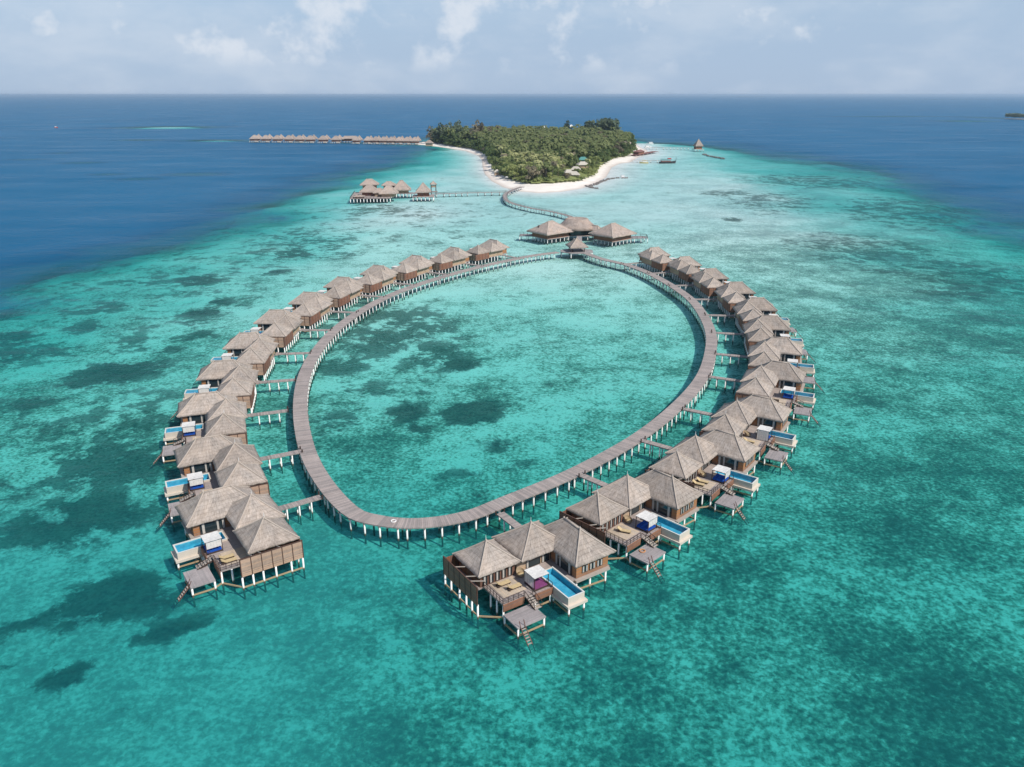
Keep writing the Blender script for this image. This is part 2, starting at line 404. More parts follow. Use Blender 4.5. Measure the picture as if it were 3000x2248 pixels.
def blobs(X, Y, lst, org, k):
    out = np.zeros(X.shape)
    for x, y, rx, ry, st in lst:
        c = P(org[0]+x/k, org[1]+y/k, -2); e = P(org[0]+(x+rx)/k, org[1]+y/k, -2)
        n = P(org[0]+x/k, org[1]+(y+ry)/k, -2); f = P(org[0]+x/k, max(org[1]+(y-ry)/k, 285), -2)
        a = (e-c).length; b = (n-f).length/2
        # the ellipse's long axis follows the sight line through its centre
        th = math.atan2(c.x, c.y); dx, dy = X-c.x, Y-(n.y+f.y)/2
        U = dx*math.cos(th)-dy*math.sin(th); V = dx*math.sin(th)+dy*math.cos(th)
        q = (U/a)**2 + (V/b)**2
        out = np.maximum(out, st*np.exp(-q*q*.6))
    return out
REEF = [
 ([(480,400,360,160,.66),(720,520,190,75,.70),(840,560,110,40,.95),(910,800,150,60,1.2),(585,805,110,52,1.0),(620,690,100,60,.55),(640,880,50,40,.9),(1045,965,60,42,.95),(860,1095,120,26,.62),
   (200,850,190,60,.62),(330,690,180,60,.56),(950,1190,110,45,.66),(1290,600,70,30,.5),(1150,1060,90,36,.5),(350,1000,120,50,.5),(1280,650,50,20,.5),(250,560,180,60,.66)], (850,750), 1.7015),
 ([(760,880,320,85,.85),(560,955,180,36,.8),(230,1090,150,45,.62),(380,740,260,40,.52),(1320,495,150,34,.85),(1420,430,85,30,.95),(1280,285,190,46,.82),(900,290,210,50,.55),(650,460,220,45,.62),
   (90,650,170,60,.68),(40,770,150,60,.72),(700,1240,520,140,.58),(750,1480,480,200,.76),(1000,1080,200,90,.55),(1900,110,140,50,.75),(1800,230,80,16,.85),(900,700,120,60,.6),(520,590,170,40,.6),(1300,650,140,34,.7),
   (1100,740,100,50,.62),(1250,560,110,40,.65),(2100,70,120,50,.55),(350,1260,50,18,.6)], (0,700), 2.211),
 ([(350,190,330,130,.82),(470,530,240,95,1.15),(640,560,150,60,.85),(750,660,170,40,1.0),(290,870,125,62,1.0),(110,640,150,40,.8),(60,830,90,34,.72),(240,760,60,60,.55),(400,600,200,60,.9),(60,60,130,80,.6)], (0,1400), 1.4747),
 ([(850,590,260,60,.52),(1350,850,380,80,.55),(1900,1000,350,110,.52),(1650,640,380,90,.55),(1100,470,380,40,.55),(600,540,130,20,.6),(640,685,60,10,.8),(1420,960,100,20,.62),(1800,1080,150,40,.55),(1200,780,150,30,.5)], (1800,280), 1.8433),
 ([(1550,770,300,46,.50),(1870,600,190,34,.56),(1480,720,200,26,.5),(1320,800,150,30,.5),(1700,830,140,22,.5),(2080,620,120,24,.5)], (0,270), 1.7015),
]

def fields(X, Y):
    ins = inside(X, Y, shelf); D = seg_dist(X, Y, shelf) * np.where(ins, 1, -1)
    rw = sstep(-90, 90, X - 60 - Y*.16)
    D = D + (vnoise(X, Y, .022, 5, 1)-.5)*(80+30*rw)
    wid = 95+60*rw + (.06+.02*rw)*Y
    deep = 1 - sstep(-wid*.95, wid*.22, D)
    base = np.interp(Y, [40,110,170,260,360,480,620,800,1400], [1.80,1.62,1.20,.70,.45,.37,.33,.45,.6])
    base = base + (vnoise(X, Y, .012, 3, 5)-.5)*.36
    base = base + sstep(90, 190, np.abs(X-5))*.2*sstep(480, 200, Y)
    base = np.where(X < -60, base+.30*sstep(-60,-110,X)*sstep(150,230,Y)*sstep(480,380,Y), base)
    base = base + (rw*.95*(1-sstep(-10, 120, D)) + (1-rw)*.75*(1-sstep(-10, 75, D)))*sstep(120, 230, Y)
    Di = seg_dist(X, Y, ISLE); ii = inside(X, Y, ISLE)
    shore = np.where(ii, 0.0, Di)
    base = np.minimum(base, .035 + shore*np.where(X < 0, .022, .009))
    d = base + deep**2.1*24.0
    # pale shoals out in the deep sea
    clean = np.ones(X.shape)
    for x, y, rx, ry, dd in [(360,276,150,4.0,.6),(470,304,110,3.0,.7),(300,303,70,2,1.2),(180,352,60,3,4.5),(130,331,40,2,4),(420,377,90,5,5),(300,387,60,4,5),(230,377,50,3,5),(60,345,50,2,4),(650,385,80,3.5,10),(480,418,60,4,16),(2140,255,60,3,1.6),(2085,262,95,2,1.4),(1930,252,150,1.2,2),(1360,211,70,.9,7),
                             (2050,215,150,.8,7),(770,273,60,2.5,15),(1600,232,60,.8,14),(655,306,40,3.5,1.8),(800,309,150,2.6,2.0),(560,306,40,2.4,3.0),(1530,330,60,5,2),(1650,365,60,5,1.8)]:
        c = P(x*D2, y*D2); e = P((x+rx)*D2, y*D2); n = P(x*D2, (y+ry)*D2); f = P(x*D2, (y-ry)*D2)
        a = (e-c).length; b = (n-f).length/2; q = ((X-c.x)/a)**2 + ((Y-(n.y+f.y)/2)/b)**2
        w = np.exp(-q*q); d = d*(1-w) + np.minimum(d, dd)*w; clean = clean*(1-.95*w)
    reef = np.zeros(X.shape)
    for l, o, k in REEF: reef = np.maximum(reef, blobs(X, Y, l, o, k))
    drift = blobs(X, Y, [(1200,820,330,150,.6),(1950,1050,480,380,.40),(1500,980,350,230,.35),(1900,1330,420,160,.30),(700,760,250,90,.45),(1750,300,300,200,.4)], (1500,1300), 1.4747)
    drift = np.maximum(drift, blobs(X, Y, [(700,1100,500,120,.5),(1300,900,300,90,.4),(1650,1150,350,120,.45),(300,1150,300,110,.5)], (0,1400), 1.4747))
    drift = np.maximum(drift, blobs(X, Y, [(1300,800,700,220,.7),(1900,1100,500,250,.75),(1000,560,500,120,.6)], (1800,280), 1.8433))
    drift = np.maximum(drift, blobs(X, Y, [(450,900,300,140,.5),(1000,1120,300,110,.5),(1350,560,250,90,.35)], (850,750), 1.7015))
    # scattered coral heads west of the villas and beyond the eastern ones
    west = sstep(-75, -105, X)*sstep(120, 180, Y)*sstep(620, 420, Y)
    mid = sstep(330, 420, Y)*sstep(640, 520, Y)*sstep(60, 0, X)
    reef = np.maximum(reef, np.maximum(.33*west, .27*mid))
    reef = np.maximum(reef, .20*sstep(.02, .3, deep))
    reef = reef*sstep(6, 30, shore)*clean - .5*(1-clean)
    reef = np.where((Y > 350) & (np.abs(X-40) < 60) , reef*.6, reef)
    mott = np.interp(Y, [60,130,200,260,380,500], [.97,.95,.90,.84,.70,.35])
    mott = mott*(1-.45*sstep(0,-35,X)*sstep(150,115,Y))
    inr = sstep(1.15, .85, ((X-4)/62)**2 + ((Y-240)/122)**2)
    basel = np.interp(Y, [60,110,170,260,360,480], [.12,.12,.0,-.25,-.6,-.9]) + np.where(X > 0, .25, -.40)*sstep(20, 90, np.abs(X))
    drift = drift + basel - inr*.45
    return d, reef, mott, drift

def axis(lo, hi, step, far, g=1.13):
    a = list(np.arange(lo, hi+.1, step)); s = step; v = hi
    while v < far: s *= g; v += s; a.append(v)
    s = step; v = lo; b = []
    while v > -far: s *= g; v -= s; b.append(v)
    return np.array(b[::-1] + a)
def yaxis():
    a = [-60.0]
    while a[-1] < 330: a.append(a[-1]+3)
    while a[-1] < 60000: a.append(a[-1]+max(3, (a[-1]-60)*.0125))
    return np.array(a)
XS = axis(-330, 330, 3.3, 60000, 1.07); YS = yaxis()
GX, GY = np.meshgrid(XS, YS)
depth, reef, mott, drift = fields(GX, GY)
def grid_faces(nx, ny):
    i = np.arange(nx*ny).reshape(ny, nx)
    return np.stack([i[:-1,:-1], i[:-1,1:], i[1:,1:], i[1:,:-1]], -1).reshape(-1, 4)
def sheet(name, Z, mat, attrs):
    V = np.stack([GX, GY, Z], -1).reshape(-1, 3)
    me = np_mesh(name, V, grid_faces(len(XS), len(YS)), mat, True)
    for k, a in attrs.items():
        at = me.attributes.new(k, 'FLOAT', 'POINT'); at.data.foreach_set('value', a.astype(np.float32).ravel())
    o = bpy.data.objects.new(name, me); COL.objects.link(o); o['kind'] = 'structure'; return o
sheet('sea_water', np.zeros(GX.shape), M['water'], {'depth': depth})
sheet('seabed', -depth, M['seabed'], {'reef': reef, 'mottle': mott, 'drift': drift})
def bed(x, y):
    i = np.searchsorted(XS, x); j = np.searchsorted(YS, y); return -float(depth[min(j,len(YS)-1), min(i,len(XS)-1)])

# ------------------------------------------------------------------ thatched roofs
def roof_mb(x0, x1, y0, y1, ze, zr, r0, r1, n=16, m=8, sag=.10, rag=.07, seed=1, skirt=.30):
    """hip roof: eave rectangle, ridge from r0 to r1 (points in plan); slightly sagging slopes and a ragged fringe"""
    rr = random.Random(seed); mb = MB()
    A = [(x0,y0),(x1,y0),(x1,y1),(x0,y1)]
    r0, r1 = Vector((*r0, zr)), Vector((*r1, zr))
    def near(c):
        return r0 if (Vector((*c, zr))-r0).length <= (Vector((*c, zr))-r1).length else r1
    top = [near(c) for c in A]
    fringe = {}
    def fr(i, k):
        key = (i % 4, 0) if k == 0 else ((i+1) % 4, 0) if k == n else (i, k)
        if key not in fringe: fringe[key] = (rr.uniform(-rag, rag), rr.uniform(-rag*.6, rag*.6))
        return fringe[key]
    hz = {}
    for i in range(4):
        a, b = Vector((*A[i], ze)), Vector((*A[(i+1)%4], ze)); ta, tb = top[i], top[(i+1)%4]
        out = Vector(((b-a).y, -(b-a).x, 0)).normalized(); L = (b-a).length; Hs = ((ta+tb)/2-(a+b)/2).length
        vs, uv = [], []
        for j in range(m+1):
            t = j/m
            for k in range(n+1):
                s = k/n; e = a.lerp(b, s); r = ta.lerp(tb, s); p = e.lerp(r, t)
                edge = min(1.0, 4*min(s, 1-s)) if (ta-tb).length < .01 or True else 1
                p.z -= sag*math.sin(math.pi*t)*1.2
                if 0 < j < m and 0 < k < n: p.z += (mnoise.noise(p*1.1 + Vector((seed*3.7, 0, 0))))*.09
                if j == 0:
                    q = fr(i, k); p.z += q[0]; p += out*q[1]*(0 if k in (0, n) else 1)
                vs.append(p); uv.append(((s-.5)*L*(1-t*.0) + i*23 + seed*7, t*Hs))
        w = n+1
        fs = [(j*w+k, j*w+k+1, (j+1)*w+k+1, (j+1)*w+k) for j in range(m) for k in range(n)]
        o0 = len(vs)
        for k in range(n+1):                                     # the cut edge of the thatch
            p = Vector(vs[k]) - out*.16; p.z -= skirt
            if k in (0, n):
                c = Vector(((x0+x1)/2, (y0+y1)/2, 0)); p = Vector(vs[k]) + (c-Vector((vs[k].x, vs[k].y, 0))).normalized()*.22; p.z -= skirt
            vs.append(p); uv.append((uv[k][0], -.4))
        fs += [(o0+k, o0+k+1, k+1, k) for k in range(n)]
        mb.add(vs, fs, [[uv[q] for q in f] for f in fs])
    mb.add([(x0+.2,y0+.2,ze-skirt+.05),(x1-.2,y0+.2,ze-skirt+.05),(x1-.2,y1-.2,ze-skirt+.05),(x0+.2,y1-.2,ze-skirt+.05)], [(3,2,1,0)], [[(0,0)]*4])
    return mb, A, top

def caps(A, top, ze, sag=.10, w=.13):
    """rolled thatch along hips and ridge"""
    mb = MB()
    for c, t in zip(A, top):
        a = Vector((*c, ze)); pts = []
        for j in range(7):
            q = a.lerp(t, j/6); q.z += .02 - sag*math.sin(math.pi*j/6)*1.2; pts.append(q)
        for p, q in zip(pts, pts[1:]): mb.cyl(p, q, w, w, 6, False)
    ts = []
    for t in top:
        if all((t-u).length > .01 for u in ts): ts.append(t)
    if len(ts) == 2: mb.cyl(ts[0]+Vector((0,0,.03)), ts[1]+Vector((0,0,.03)), w*1.2, w*1.2, 6)
    for t in ts: mb.cyl(t-Vector((0,0,.15)), t+Vector((0,0,.30)), w*1.7, w*.9, 8)
    return mb

# ------------------------------------------------------------------ one water villa (u outwards, v from bathhouse to bedroom)
ZD = 2.75
def window(mb_parent, name, axis_, at, a0, a1, z0, z1, face, flip, curtains=()):
    """a glazed opening standing proud of a wall; curtains are white drapes inside the frame"""
    g = MB(); d = .03*face
    if axis_ == 'v': g.box(a0, a1, at, at+d*2, z0, z1)
    else: g.box(at, at+d*2, a0, a1, z0, z1)
    o = g.obj('window', M['glass'], mb_parent, flip=flip)
    f = MB(); t = .07
    for (p0, p1, q0, q1) in ((a0-t,a1+t,z1,z1+t),(a0-t,a1+t,z0-t,z0),(a0-t,a0,z0,z1),(a1,a1+t,z0,z1)):
        if axis_ == 'v': f.box(p0, p1, at, at+d*3.5, q0, q1)
        else: f.box(at, at+d*3.5, p0, p1, q0, q1)
    f.obj('window_frame', M['dark_wood'], o, flip=flip)
    for c0, c1 in curtains:
        c = MB(); n = 6
        for i in range(n):
            p0, p1 = c0+(c1-c0)*i/n, c0+(c1-c0)*(i+1)/n; e = (.045 if i % 2 else .07)*face
            if axis_ == 'v': c.box(p0, p1-.005, at+d*2.05, at+d*2.05+e, z0+.02, z1-.02)
            else: c.box(at+d*2.05, at+d*2.05+e, p0, p1-.005, z0+.02, z1-.02)
        c.obj('curtain', M['drape'], o, flip=flip)
    return o

def make_villa(flip):
    """flip = +1 eastern row, -1 western row (mirror image)"""
    fl = flip < 0
    root = empty('water_villa')
    def put(mb, name, mat, parent=root, smooth=False): return mb.obj(name, M[mat], parent, smooth, fl)
    # roofs
    specs = [((-.1,7.6,1.7,9.4),5.15,8.1,(3.6,5.55),(3.7,5.55),11), ((-.6,7.9,9.25,18.6),5.25,8.35,(3.4,14.1),(3.5,14.1),12), ((1.2,13.6,15.2,23.2),5.2,8.45,(5.4,19.2),(9.5,19.2),13)]
    if fl: specs[0] = ((-.1,8.2,1.5,9.6),5.15,8.15,(4.0,5.6),(4.1,5.6),21); specs[2] = ((1.2,14.2,15.0,23.4),5.2,8.5,(5.4,19.2),(10.0,19.2),23)
    for (b, ze, zr, r0, r1, sd) in specs:
        mb, A, top = roof_mb(*b, ze, zr, r0, r1, seed=sd)
        ro = put(mb, 'roof', 'thatch', smooth=True)
        put(caps(A, top, ze), 'ridge_cap', 'ridge', ro, True)
        fn = MB()
        if sd % 10 != 3: fn.cyl((r0[0], r0[1], zr+.2), (r0[0], r0[1], zr+1.0), .05, .02, 6)
        else: fn.cyl((r1[0], r1[1], zr+.2), (r1[0], r1[1], zr+.55), .05, .02, 6)
        put(fn, 'finial', 'white_paint', ro)
    # decks
    d = MB()
    for q in ((.2,7.0,2.0,8.0),(7.0,12.3,2.9,8.0),(.2,6.9,8.0,15.6),(6.9,8.8,8.0,15.6),(8.8,13.0,8.0,11.35),(8.8,13.2,14.5,15.6),(1.6,13.2,15.6,22.3),(-.5,.2,15.9,18.4)):
        d.box(*q, ZD-.24, ZD)
    put(d, 'deck', 'deck')
    s = MB(); s.box(7.1,11.0,3.9,8.0,ZD+.003,ZD+.06); put(s, 'sun_pad', 'sunpad')
    lg = MB(); lg.box(13.2,13.75,15.3,22.0,ZD-.32,ZD+.02); put(lg, 'ledge', 'rung')
    put(MB().box(12.31,12.42,2.9,6.6,1.55,ZD-.02), 'deck_skirt', 'skirt'); put(MB().box(13.01,13.12,8.0,11.35,1.75,ZD+.2), 'deck_skirt', 'skirt')
    # rooms
    w = MB(); w.box(.7,6.9,2.4,2.52,ZD,5.0); w.box(6.78,6.9,2.52,8.6,ZD,5.0); w.box(.7,.82,2.52,8.6,ZD,5.0); put(w, 'wall', 'wall_red_x')
    w = MB(); w.box(.6,6.6,9.2,9.32,ZD,5.1); w.box(6.48,6.6,9.32,15.6,ZD,5.1); w.box(.6,.72,9.32,18.0,ZD-.2,5.1); put(w, 'wall', 'wall_beige')
    w = MB(); w.box(6.6,13.1,15.75,15.87,ZD,5.1); w.box(12.98,13.1,15.87,21.9,ZD,5.1); w.box(2.0,13.1,21.9,22.02,ZD,5.1); w.box(1.9,2.0,18.0,22.02,ZD,5.1)
    put(w, 'wall', 'wall_or')
    for k in range(5): window(root, 'window', 'u', 6.9, 2.9+k*1.12, 3.55+k*1.12, 3.0, 4.75, 1, fl, [(3.0+k*1.12, 3.28+k*1.12)])
    window(root, 'window', 'u', 6.6, 11.0, 13.6, ZD+.05, 4.85, 1, fl, [(11.02,11.35)])
    window(root, 'window', 'u', 6.6, 14.0, 15.3, ZD+.05, 4.85, 1, fl, [(14.02,14.35)])
    window(root, 'window', 'v', 15.75, 8.0, 12.0, ZD+.05, 4.85, -1, fl, [(8.02,8.4),(9.0,9.3),(11.3,11.7)])
    for k in range(3): window(root, 'window', 'u', 13.1, 16.9+k*1.45, 17.9+k*1.45, 3.45, 4.5, 1, fl, [(16.92+k*1.45,17.2+k*1.45),(17.6+k*1.45,17.88+k*1.45)])
    # privacy screens: along v=0 and across the ring side
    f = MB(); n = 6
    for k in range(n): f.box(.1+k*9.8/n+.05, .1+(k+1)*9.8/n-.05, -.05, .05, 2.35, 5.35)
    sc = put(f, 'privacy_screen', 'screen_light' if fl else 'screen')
    b = MB()
    for k in range(n+1): b.box(.1+k*9.8/n-.07, .1+k*9.8/n+.07, -.09, .09, 2.3, 5.42)
    b.box(0,10,-.10,.10,5.42,5.50); put(b, 'batten', 'screen_rail', sc)
    f = MB(); n = 4
    for k in range(n): f.box(-.05, .05, .1+k*8.4/n+.05, .1+(k+1)*8.4/n-.05, 2.35, 5.0)
    sc = put(f, 'privacy_screen', 'wall_red')
    for k in range(1, n+1): put(MB().box(-.08, .08, .1+k*8.4/n-.05, .1+k*8.4/n+.05, 2.3, 5.05), 'batten', 'screen_rail', sc)
    for u in (3.6,6.6,8.0):
        put(MB().beam((u,.05,5.46),(u+.25,1.95 if u < 7.5 else 2.3,4.95 if u < 7.5 else 4.75),.09,.12), 'strut', 'rung')
    # pool
    p = MB(); U0, U1, V0, V1 = 8.82, 16.75, 11.4, 14.45; z0, z1 = 1.85, 3.05
    p.box(U0,U1,V0,V0+.22,z0,z1); p.box(U0,U1,V1-.22,V1,z0,z1); p.box(U0,U0+.22,V0+.22,V1-.22,z0,z1); p.box(U1-.22,U1,V0+.22,V1-.22,z0,z1)
    p.box(U0+.22,U1-.22,V0+.22,V1-.22,z0,z0+.1)
    po = put(p, 'pool', 'cream')
    lb = MB(); lb.box(12.8,U1+.42,V0-.32,V1+.32,1.42,1.84); put(lb, 'pool_ledge', 'cream', po)
    t = MB(); a, b_, c, e = U0+.224, U1-.224, V0+.224, V1-.224
    t.box(a,b_,c,e,z0+.11,z0+.16)
    for q in ((a,b_,c,c+.02),(a,b_,e-.02,e),(a,a+.02,c+.02,e-.02),(b_-.02,b_,c+.02,e-.02)): t.box(*q, z0+.16, z1-.06)
    put(t, 'pool_lining', 'tile', po)
    rm = MB(); rm.box(U0,U1+.03,V0-.03,V0+.18,z1+.003,z1+.05); rm.box(U0,U1+.03,V1-.18,V1+.03,z1+.003,z1+.05); rm.box(U1-.18,U1+.03,V0+.18,V1-.18,z1+.003,z1+.05); put(rm, 'pool_rim', 'poolrim', po)
    pw = MB(); pw.add([(a+.03,c+.03,z1-.14),(b_-.03,c+.03,z1-.14),(b_-.03,e-.03,z1-.14),(a+.03,e-.03,z1-.14)], [(0,1,2,3)]); put(pw, 'pool_water', 'pool_water', po)
    # lower platform, stairs, ladder
    l = MB(); l.box(13.3,17.0,2.3,7.2,1.66,1.9); put(l, 'lower_deck', 'deck_grey')
    st = MB()
    for v in (6.72,8.0): st.beam((12.45,v,ZD-.1),(14.95,v,1.86),.08,.24)
    so = put(st, 'staircase', 'dark_wood')
    for k in range(6): put(MB().box(12.5+k*.42,12.84+k*.42,6.76,7.96,ZD-.12-k*.14,ZD-.07-k*.14), 'tread', 'rung', so)
    for v in (6.68,8.04):
        h = MB(); h.beam((12.4,v,ZD+.95),(14.9,v,2.85),.07,.07)
        for k in range(4): h.beam((12.45+k*.8,v,ZD-.1-k*.26),(12.45+k*.8,v,ZD+.92-k*.27),.06,.06)
        put(h, 'handrail', 'dark_wood', so)
    la = MB()
    for v in (2.75,3.5): la.beam((16.7,v,2.75),(17.15,v,1.75),.09,.09); la.beam((17.1,v,1.85),(19.6,v,-.75),.10,.13)
    lo = put(la, 'ladder', 'red_rail')
    for k in range(8): put(MB().box(17.2+k*.29,17.4+k*.29,2.8,3.45,1.62-k*.30,1.67-k*.30), 'rung', 'rung', lo)
    # railing of the deck
    r = MB(); z = ZD
    def rail(a, b, n):
        nonlocal r
        a, b = Vector((*a, 0)), Vector((*b, 0))
        for k in range(n+1):
            q = a.lerp(b, k/n); r.beam((q.x,q.y,z-.1),(q.x,q.y,z+.95),.07,.07)
        r.beam((a.x,a.y,z+.97),(b.x,b.y,z+.97),.09,.06); r.beam((a.x,a.y,z+.5),(b.x,b.y,z+.5),.04,.04); r.beam((a.x,a.y,z+.15),(b.x,b.y,z+.15),.04,.04)
    rail((7.1,2.95),(12.25,2.95),6); rail((12.25,2.95),(12.25,6.65),4)
    put(r, 'railing', 'dark_wood'); r = MB(); rail((13.0,11.3),(11.6,11.3),1); put(r, 'railing', 'dark_wood')
    # piles
    pts = [(.2,.12,2.4),(2.1,.12,2.4),(4.6,.12,2.4),(6.6,.12,2.4),(8.2,.12,2.4),(9.85,.12,2.4),
           (8.9,2.98,2.5),(10.6,2.98,2.5),(12.2,3.05,2.5),(13.45,2.45,1.66),(16.8,2.5,1.66),(16.8,7.0,1.66),(13.5,7.0,1.66),(12.9,8.2,2.5),(12.9,11.0,2.5),
           (16.85,11.5,1.42),(16.85,14.3,1.42),(13.1,11.5,1.42),(13.1,14.35,1.42),(13.0,15.9,2.5),(13.4,21.4,2.45),(13.0,18.6,2.5),(9.3,22.1,2.5),(5.6,22.1,2.5),(1.9,22.1,2.5),
           (.3,2.2,2.5),(.3,4.2,2.5),(.3,6.3,2.5),(.3,8.4,2.5),(.3,10.4,2.5),(.3,12.4,2.5),(.3,14.4,2.5),(1.9,18.2,2.5),(1.9,20.2,2.5),(5.6,6,2.5),(5.6,10.5,2.5),(9.3,18,2.5)]
    for u, v, zt in pts: put(MB().cyl((u,v,-4.2),(u,v,zt),.15,.15,8), 'pile', 'post', smooth=True)
    for a, b_ in (((.2,.12,.45),(2.1,.12,.42)),((2.1,.12,.5),(9.85,.12,.4)),((9.85,.12,.45),(12.2,3.05,.45)),((13.45,2.45,.4),(16.8,2.5,.4)),((16.8,2.5,.48),(16.8,7.0,.48)),((12.9,8.2,.55),(12.9,11.0,.55)),
                  ((12.2,3.05,.52),(13.45,2.45,.52)),((13.0,15.9,.6),(13.4,21.4,.6)),((13.1,11.5,.5),(16.85,11.5,.5)),((9.3,22.1,.6),(13.4,21.4,.7))):
        put(MB().beam(a, b_, .16, .22), 'tie_beam', 'tan')
    return root

def make_daybed(flip, cloth, panel):
    fl = flip < 0; root = empty('daybed')
    def put(mb, name, mat, parent=root): return mb.obj(name, M[mat], parent, False, fl)
    w, h = 1.25, 2.25
    f = MB()
    for a in (-w, w):
        for b in (-w, w): f.box(a-.05,a+.05,b-.05,b+.05,0,h)
    f.box(-w,w,-w-.04,-w+.04,h,h+.07); f.box(-w,w,w-.04,w+.04,h,h+.07); f.box(-w-.04,-w+.04,-w+.04,w-.04,h,h+.07); f.box(w-.04,w+.04,-w+.04,w-.04,h,h+.07)
    f.box(-w+.06,w-.06,-w+.06,w-.06,0,.28); put(f, 'frame', 'dark_wood')
    m = MB(); m.box(-w+.1,w-.1,-w+.1,w-.1,.283,.52); m.box(-w+.15,-w+.55,-w+.2,w-.2,.522,.72); put(m, 'mattress', cloth)
    n = 6; c = MB(); vs = []
    for i in range(n+1):
        for j in range(n+1):
            x, y = -w-.1+i*(2*w+.2)/n, -w-.1+j*(2*w+.2)/n
            vs.append((x, y, h+.16-.10*math.sin(math.pi*i/n)*math.sin(math.pi*j/n)+.02*math.sin(i*2.1+j)))
    fs = [(i*(n+1)+j,(i+1)*(n+1)+j,(i+1)*(n+1)+j+1,i*(n+1)+j+1) for i in range(n) for j in range(n)]
    k = len(vs); vs += [(x,y,z-.05) for x,y,z in vs]
    fs += [tuple(q+k for q in f_)[::-1] for f_ in fs]
    ring = [i*(n+1) for i in range(n+1)] + [n*(n+1)+j for j in range(1,n+1)] + [i*(n+1)+n for i in range(n-1,-1,-1)] + [j for j in range(n-1,0,-1)]
    fs += [(ring[i], ring[(i+1)%len(ring)], ring[(i+1)%len(ring)]+k, ring[i]+k)[::-1] for i in range(len(ring))]
    c.add(vs, fs); put(c, 'canopy', 'white_cloth')
    q = MB(); nn = 10
    for i in range(nn):
        a0, a1 = -w+.08+i*(2*w-.16)/nn, -w+.08+(i+1)*(2*w-.16)/nn; e = .03 if i % 2 else .06
        if panel == 'outer': q.box(w+.05, w+.05+e, a0, a1-.004, 1.15, h-.02)
        elif panel == 'front': q.box(a0, a1-.004, -w-.05-e, -w-.05, 1.1, h-.02)
        elif panel == 'full': q.box(a0, a1-.004, -w-.05-e, -w-.05, .1, h-.02)
        elif panel == 'side': q.box(a0, a0+.12, -w-.05-e, -w-.05, .6, h-.02)
    put(q, 'curtain', 'white_cloth'); return root

def make_lounger(flip):
    root = empty('sun_lounger')
    f = MB(); f.box(-.95,.95,-.33,.33,.16,.24)
    f.obj('frame', M['dark_wood'], root)
    for a in (-.8,.8):
        for b in (-.27,.27): MB().box(a-.04,a+.04,b-.04,b+.04,0,.158).obj('leg', M['dark_wood'], root)
    c = MB(); c.box(-.35,.95,-.31,.31,.245,.36); c.obj('cushion', M['cushion'], root)
    b = MB(); b.beam((-.36,0,.29),(-.95,0,.72),.62,.10); b.obj('backrest', M['cushion'], root)
    return root
def make_egg_chair():
    root = empty('wicker_chair'); m = MB(); n, k = 14, 7; vs = []
    for j in range(k+1):
        t = j/k
        for i in range(n):
            a = 2*math.pi*i/n; back = .5+.5*math.cos(a)
            rad = .28+.45*math.sin(min(t*1.5,1)*math.pi/2); zz = .05+t*(.35+.75*back)
            vs.append((rad*math.cos(a)*.95, rad*math.sin(a), zz))
    fs = [(j*n+i,j*n+(i+1)%n,(j+1)*n+(i+1)%n,(j+1)*n+i) for j in range(k) for i in range(n)] + [tuple(range(n))[::-1]]
    m.add(vs, fs); m.obj('shell', M['wicker'], root, True)
    MB().cyl((0,0,.3),(0,0,.45),.5,.5,14).obj('cushion', M['cushion'], root, True)
    return root

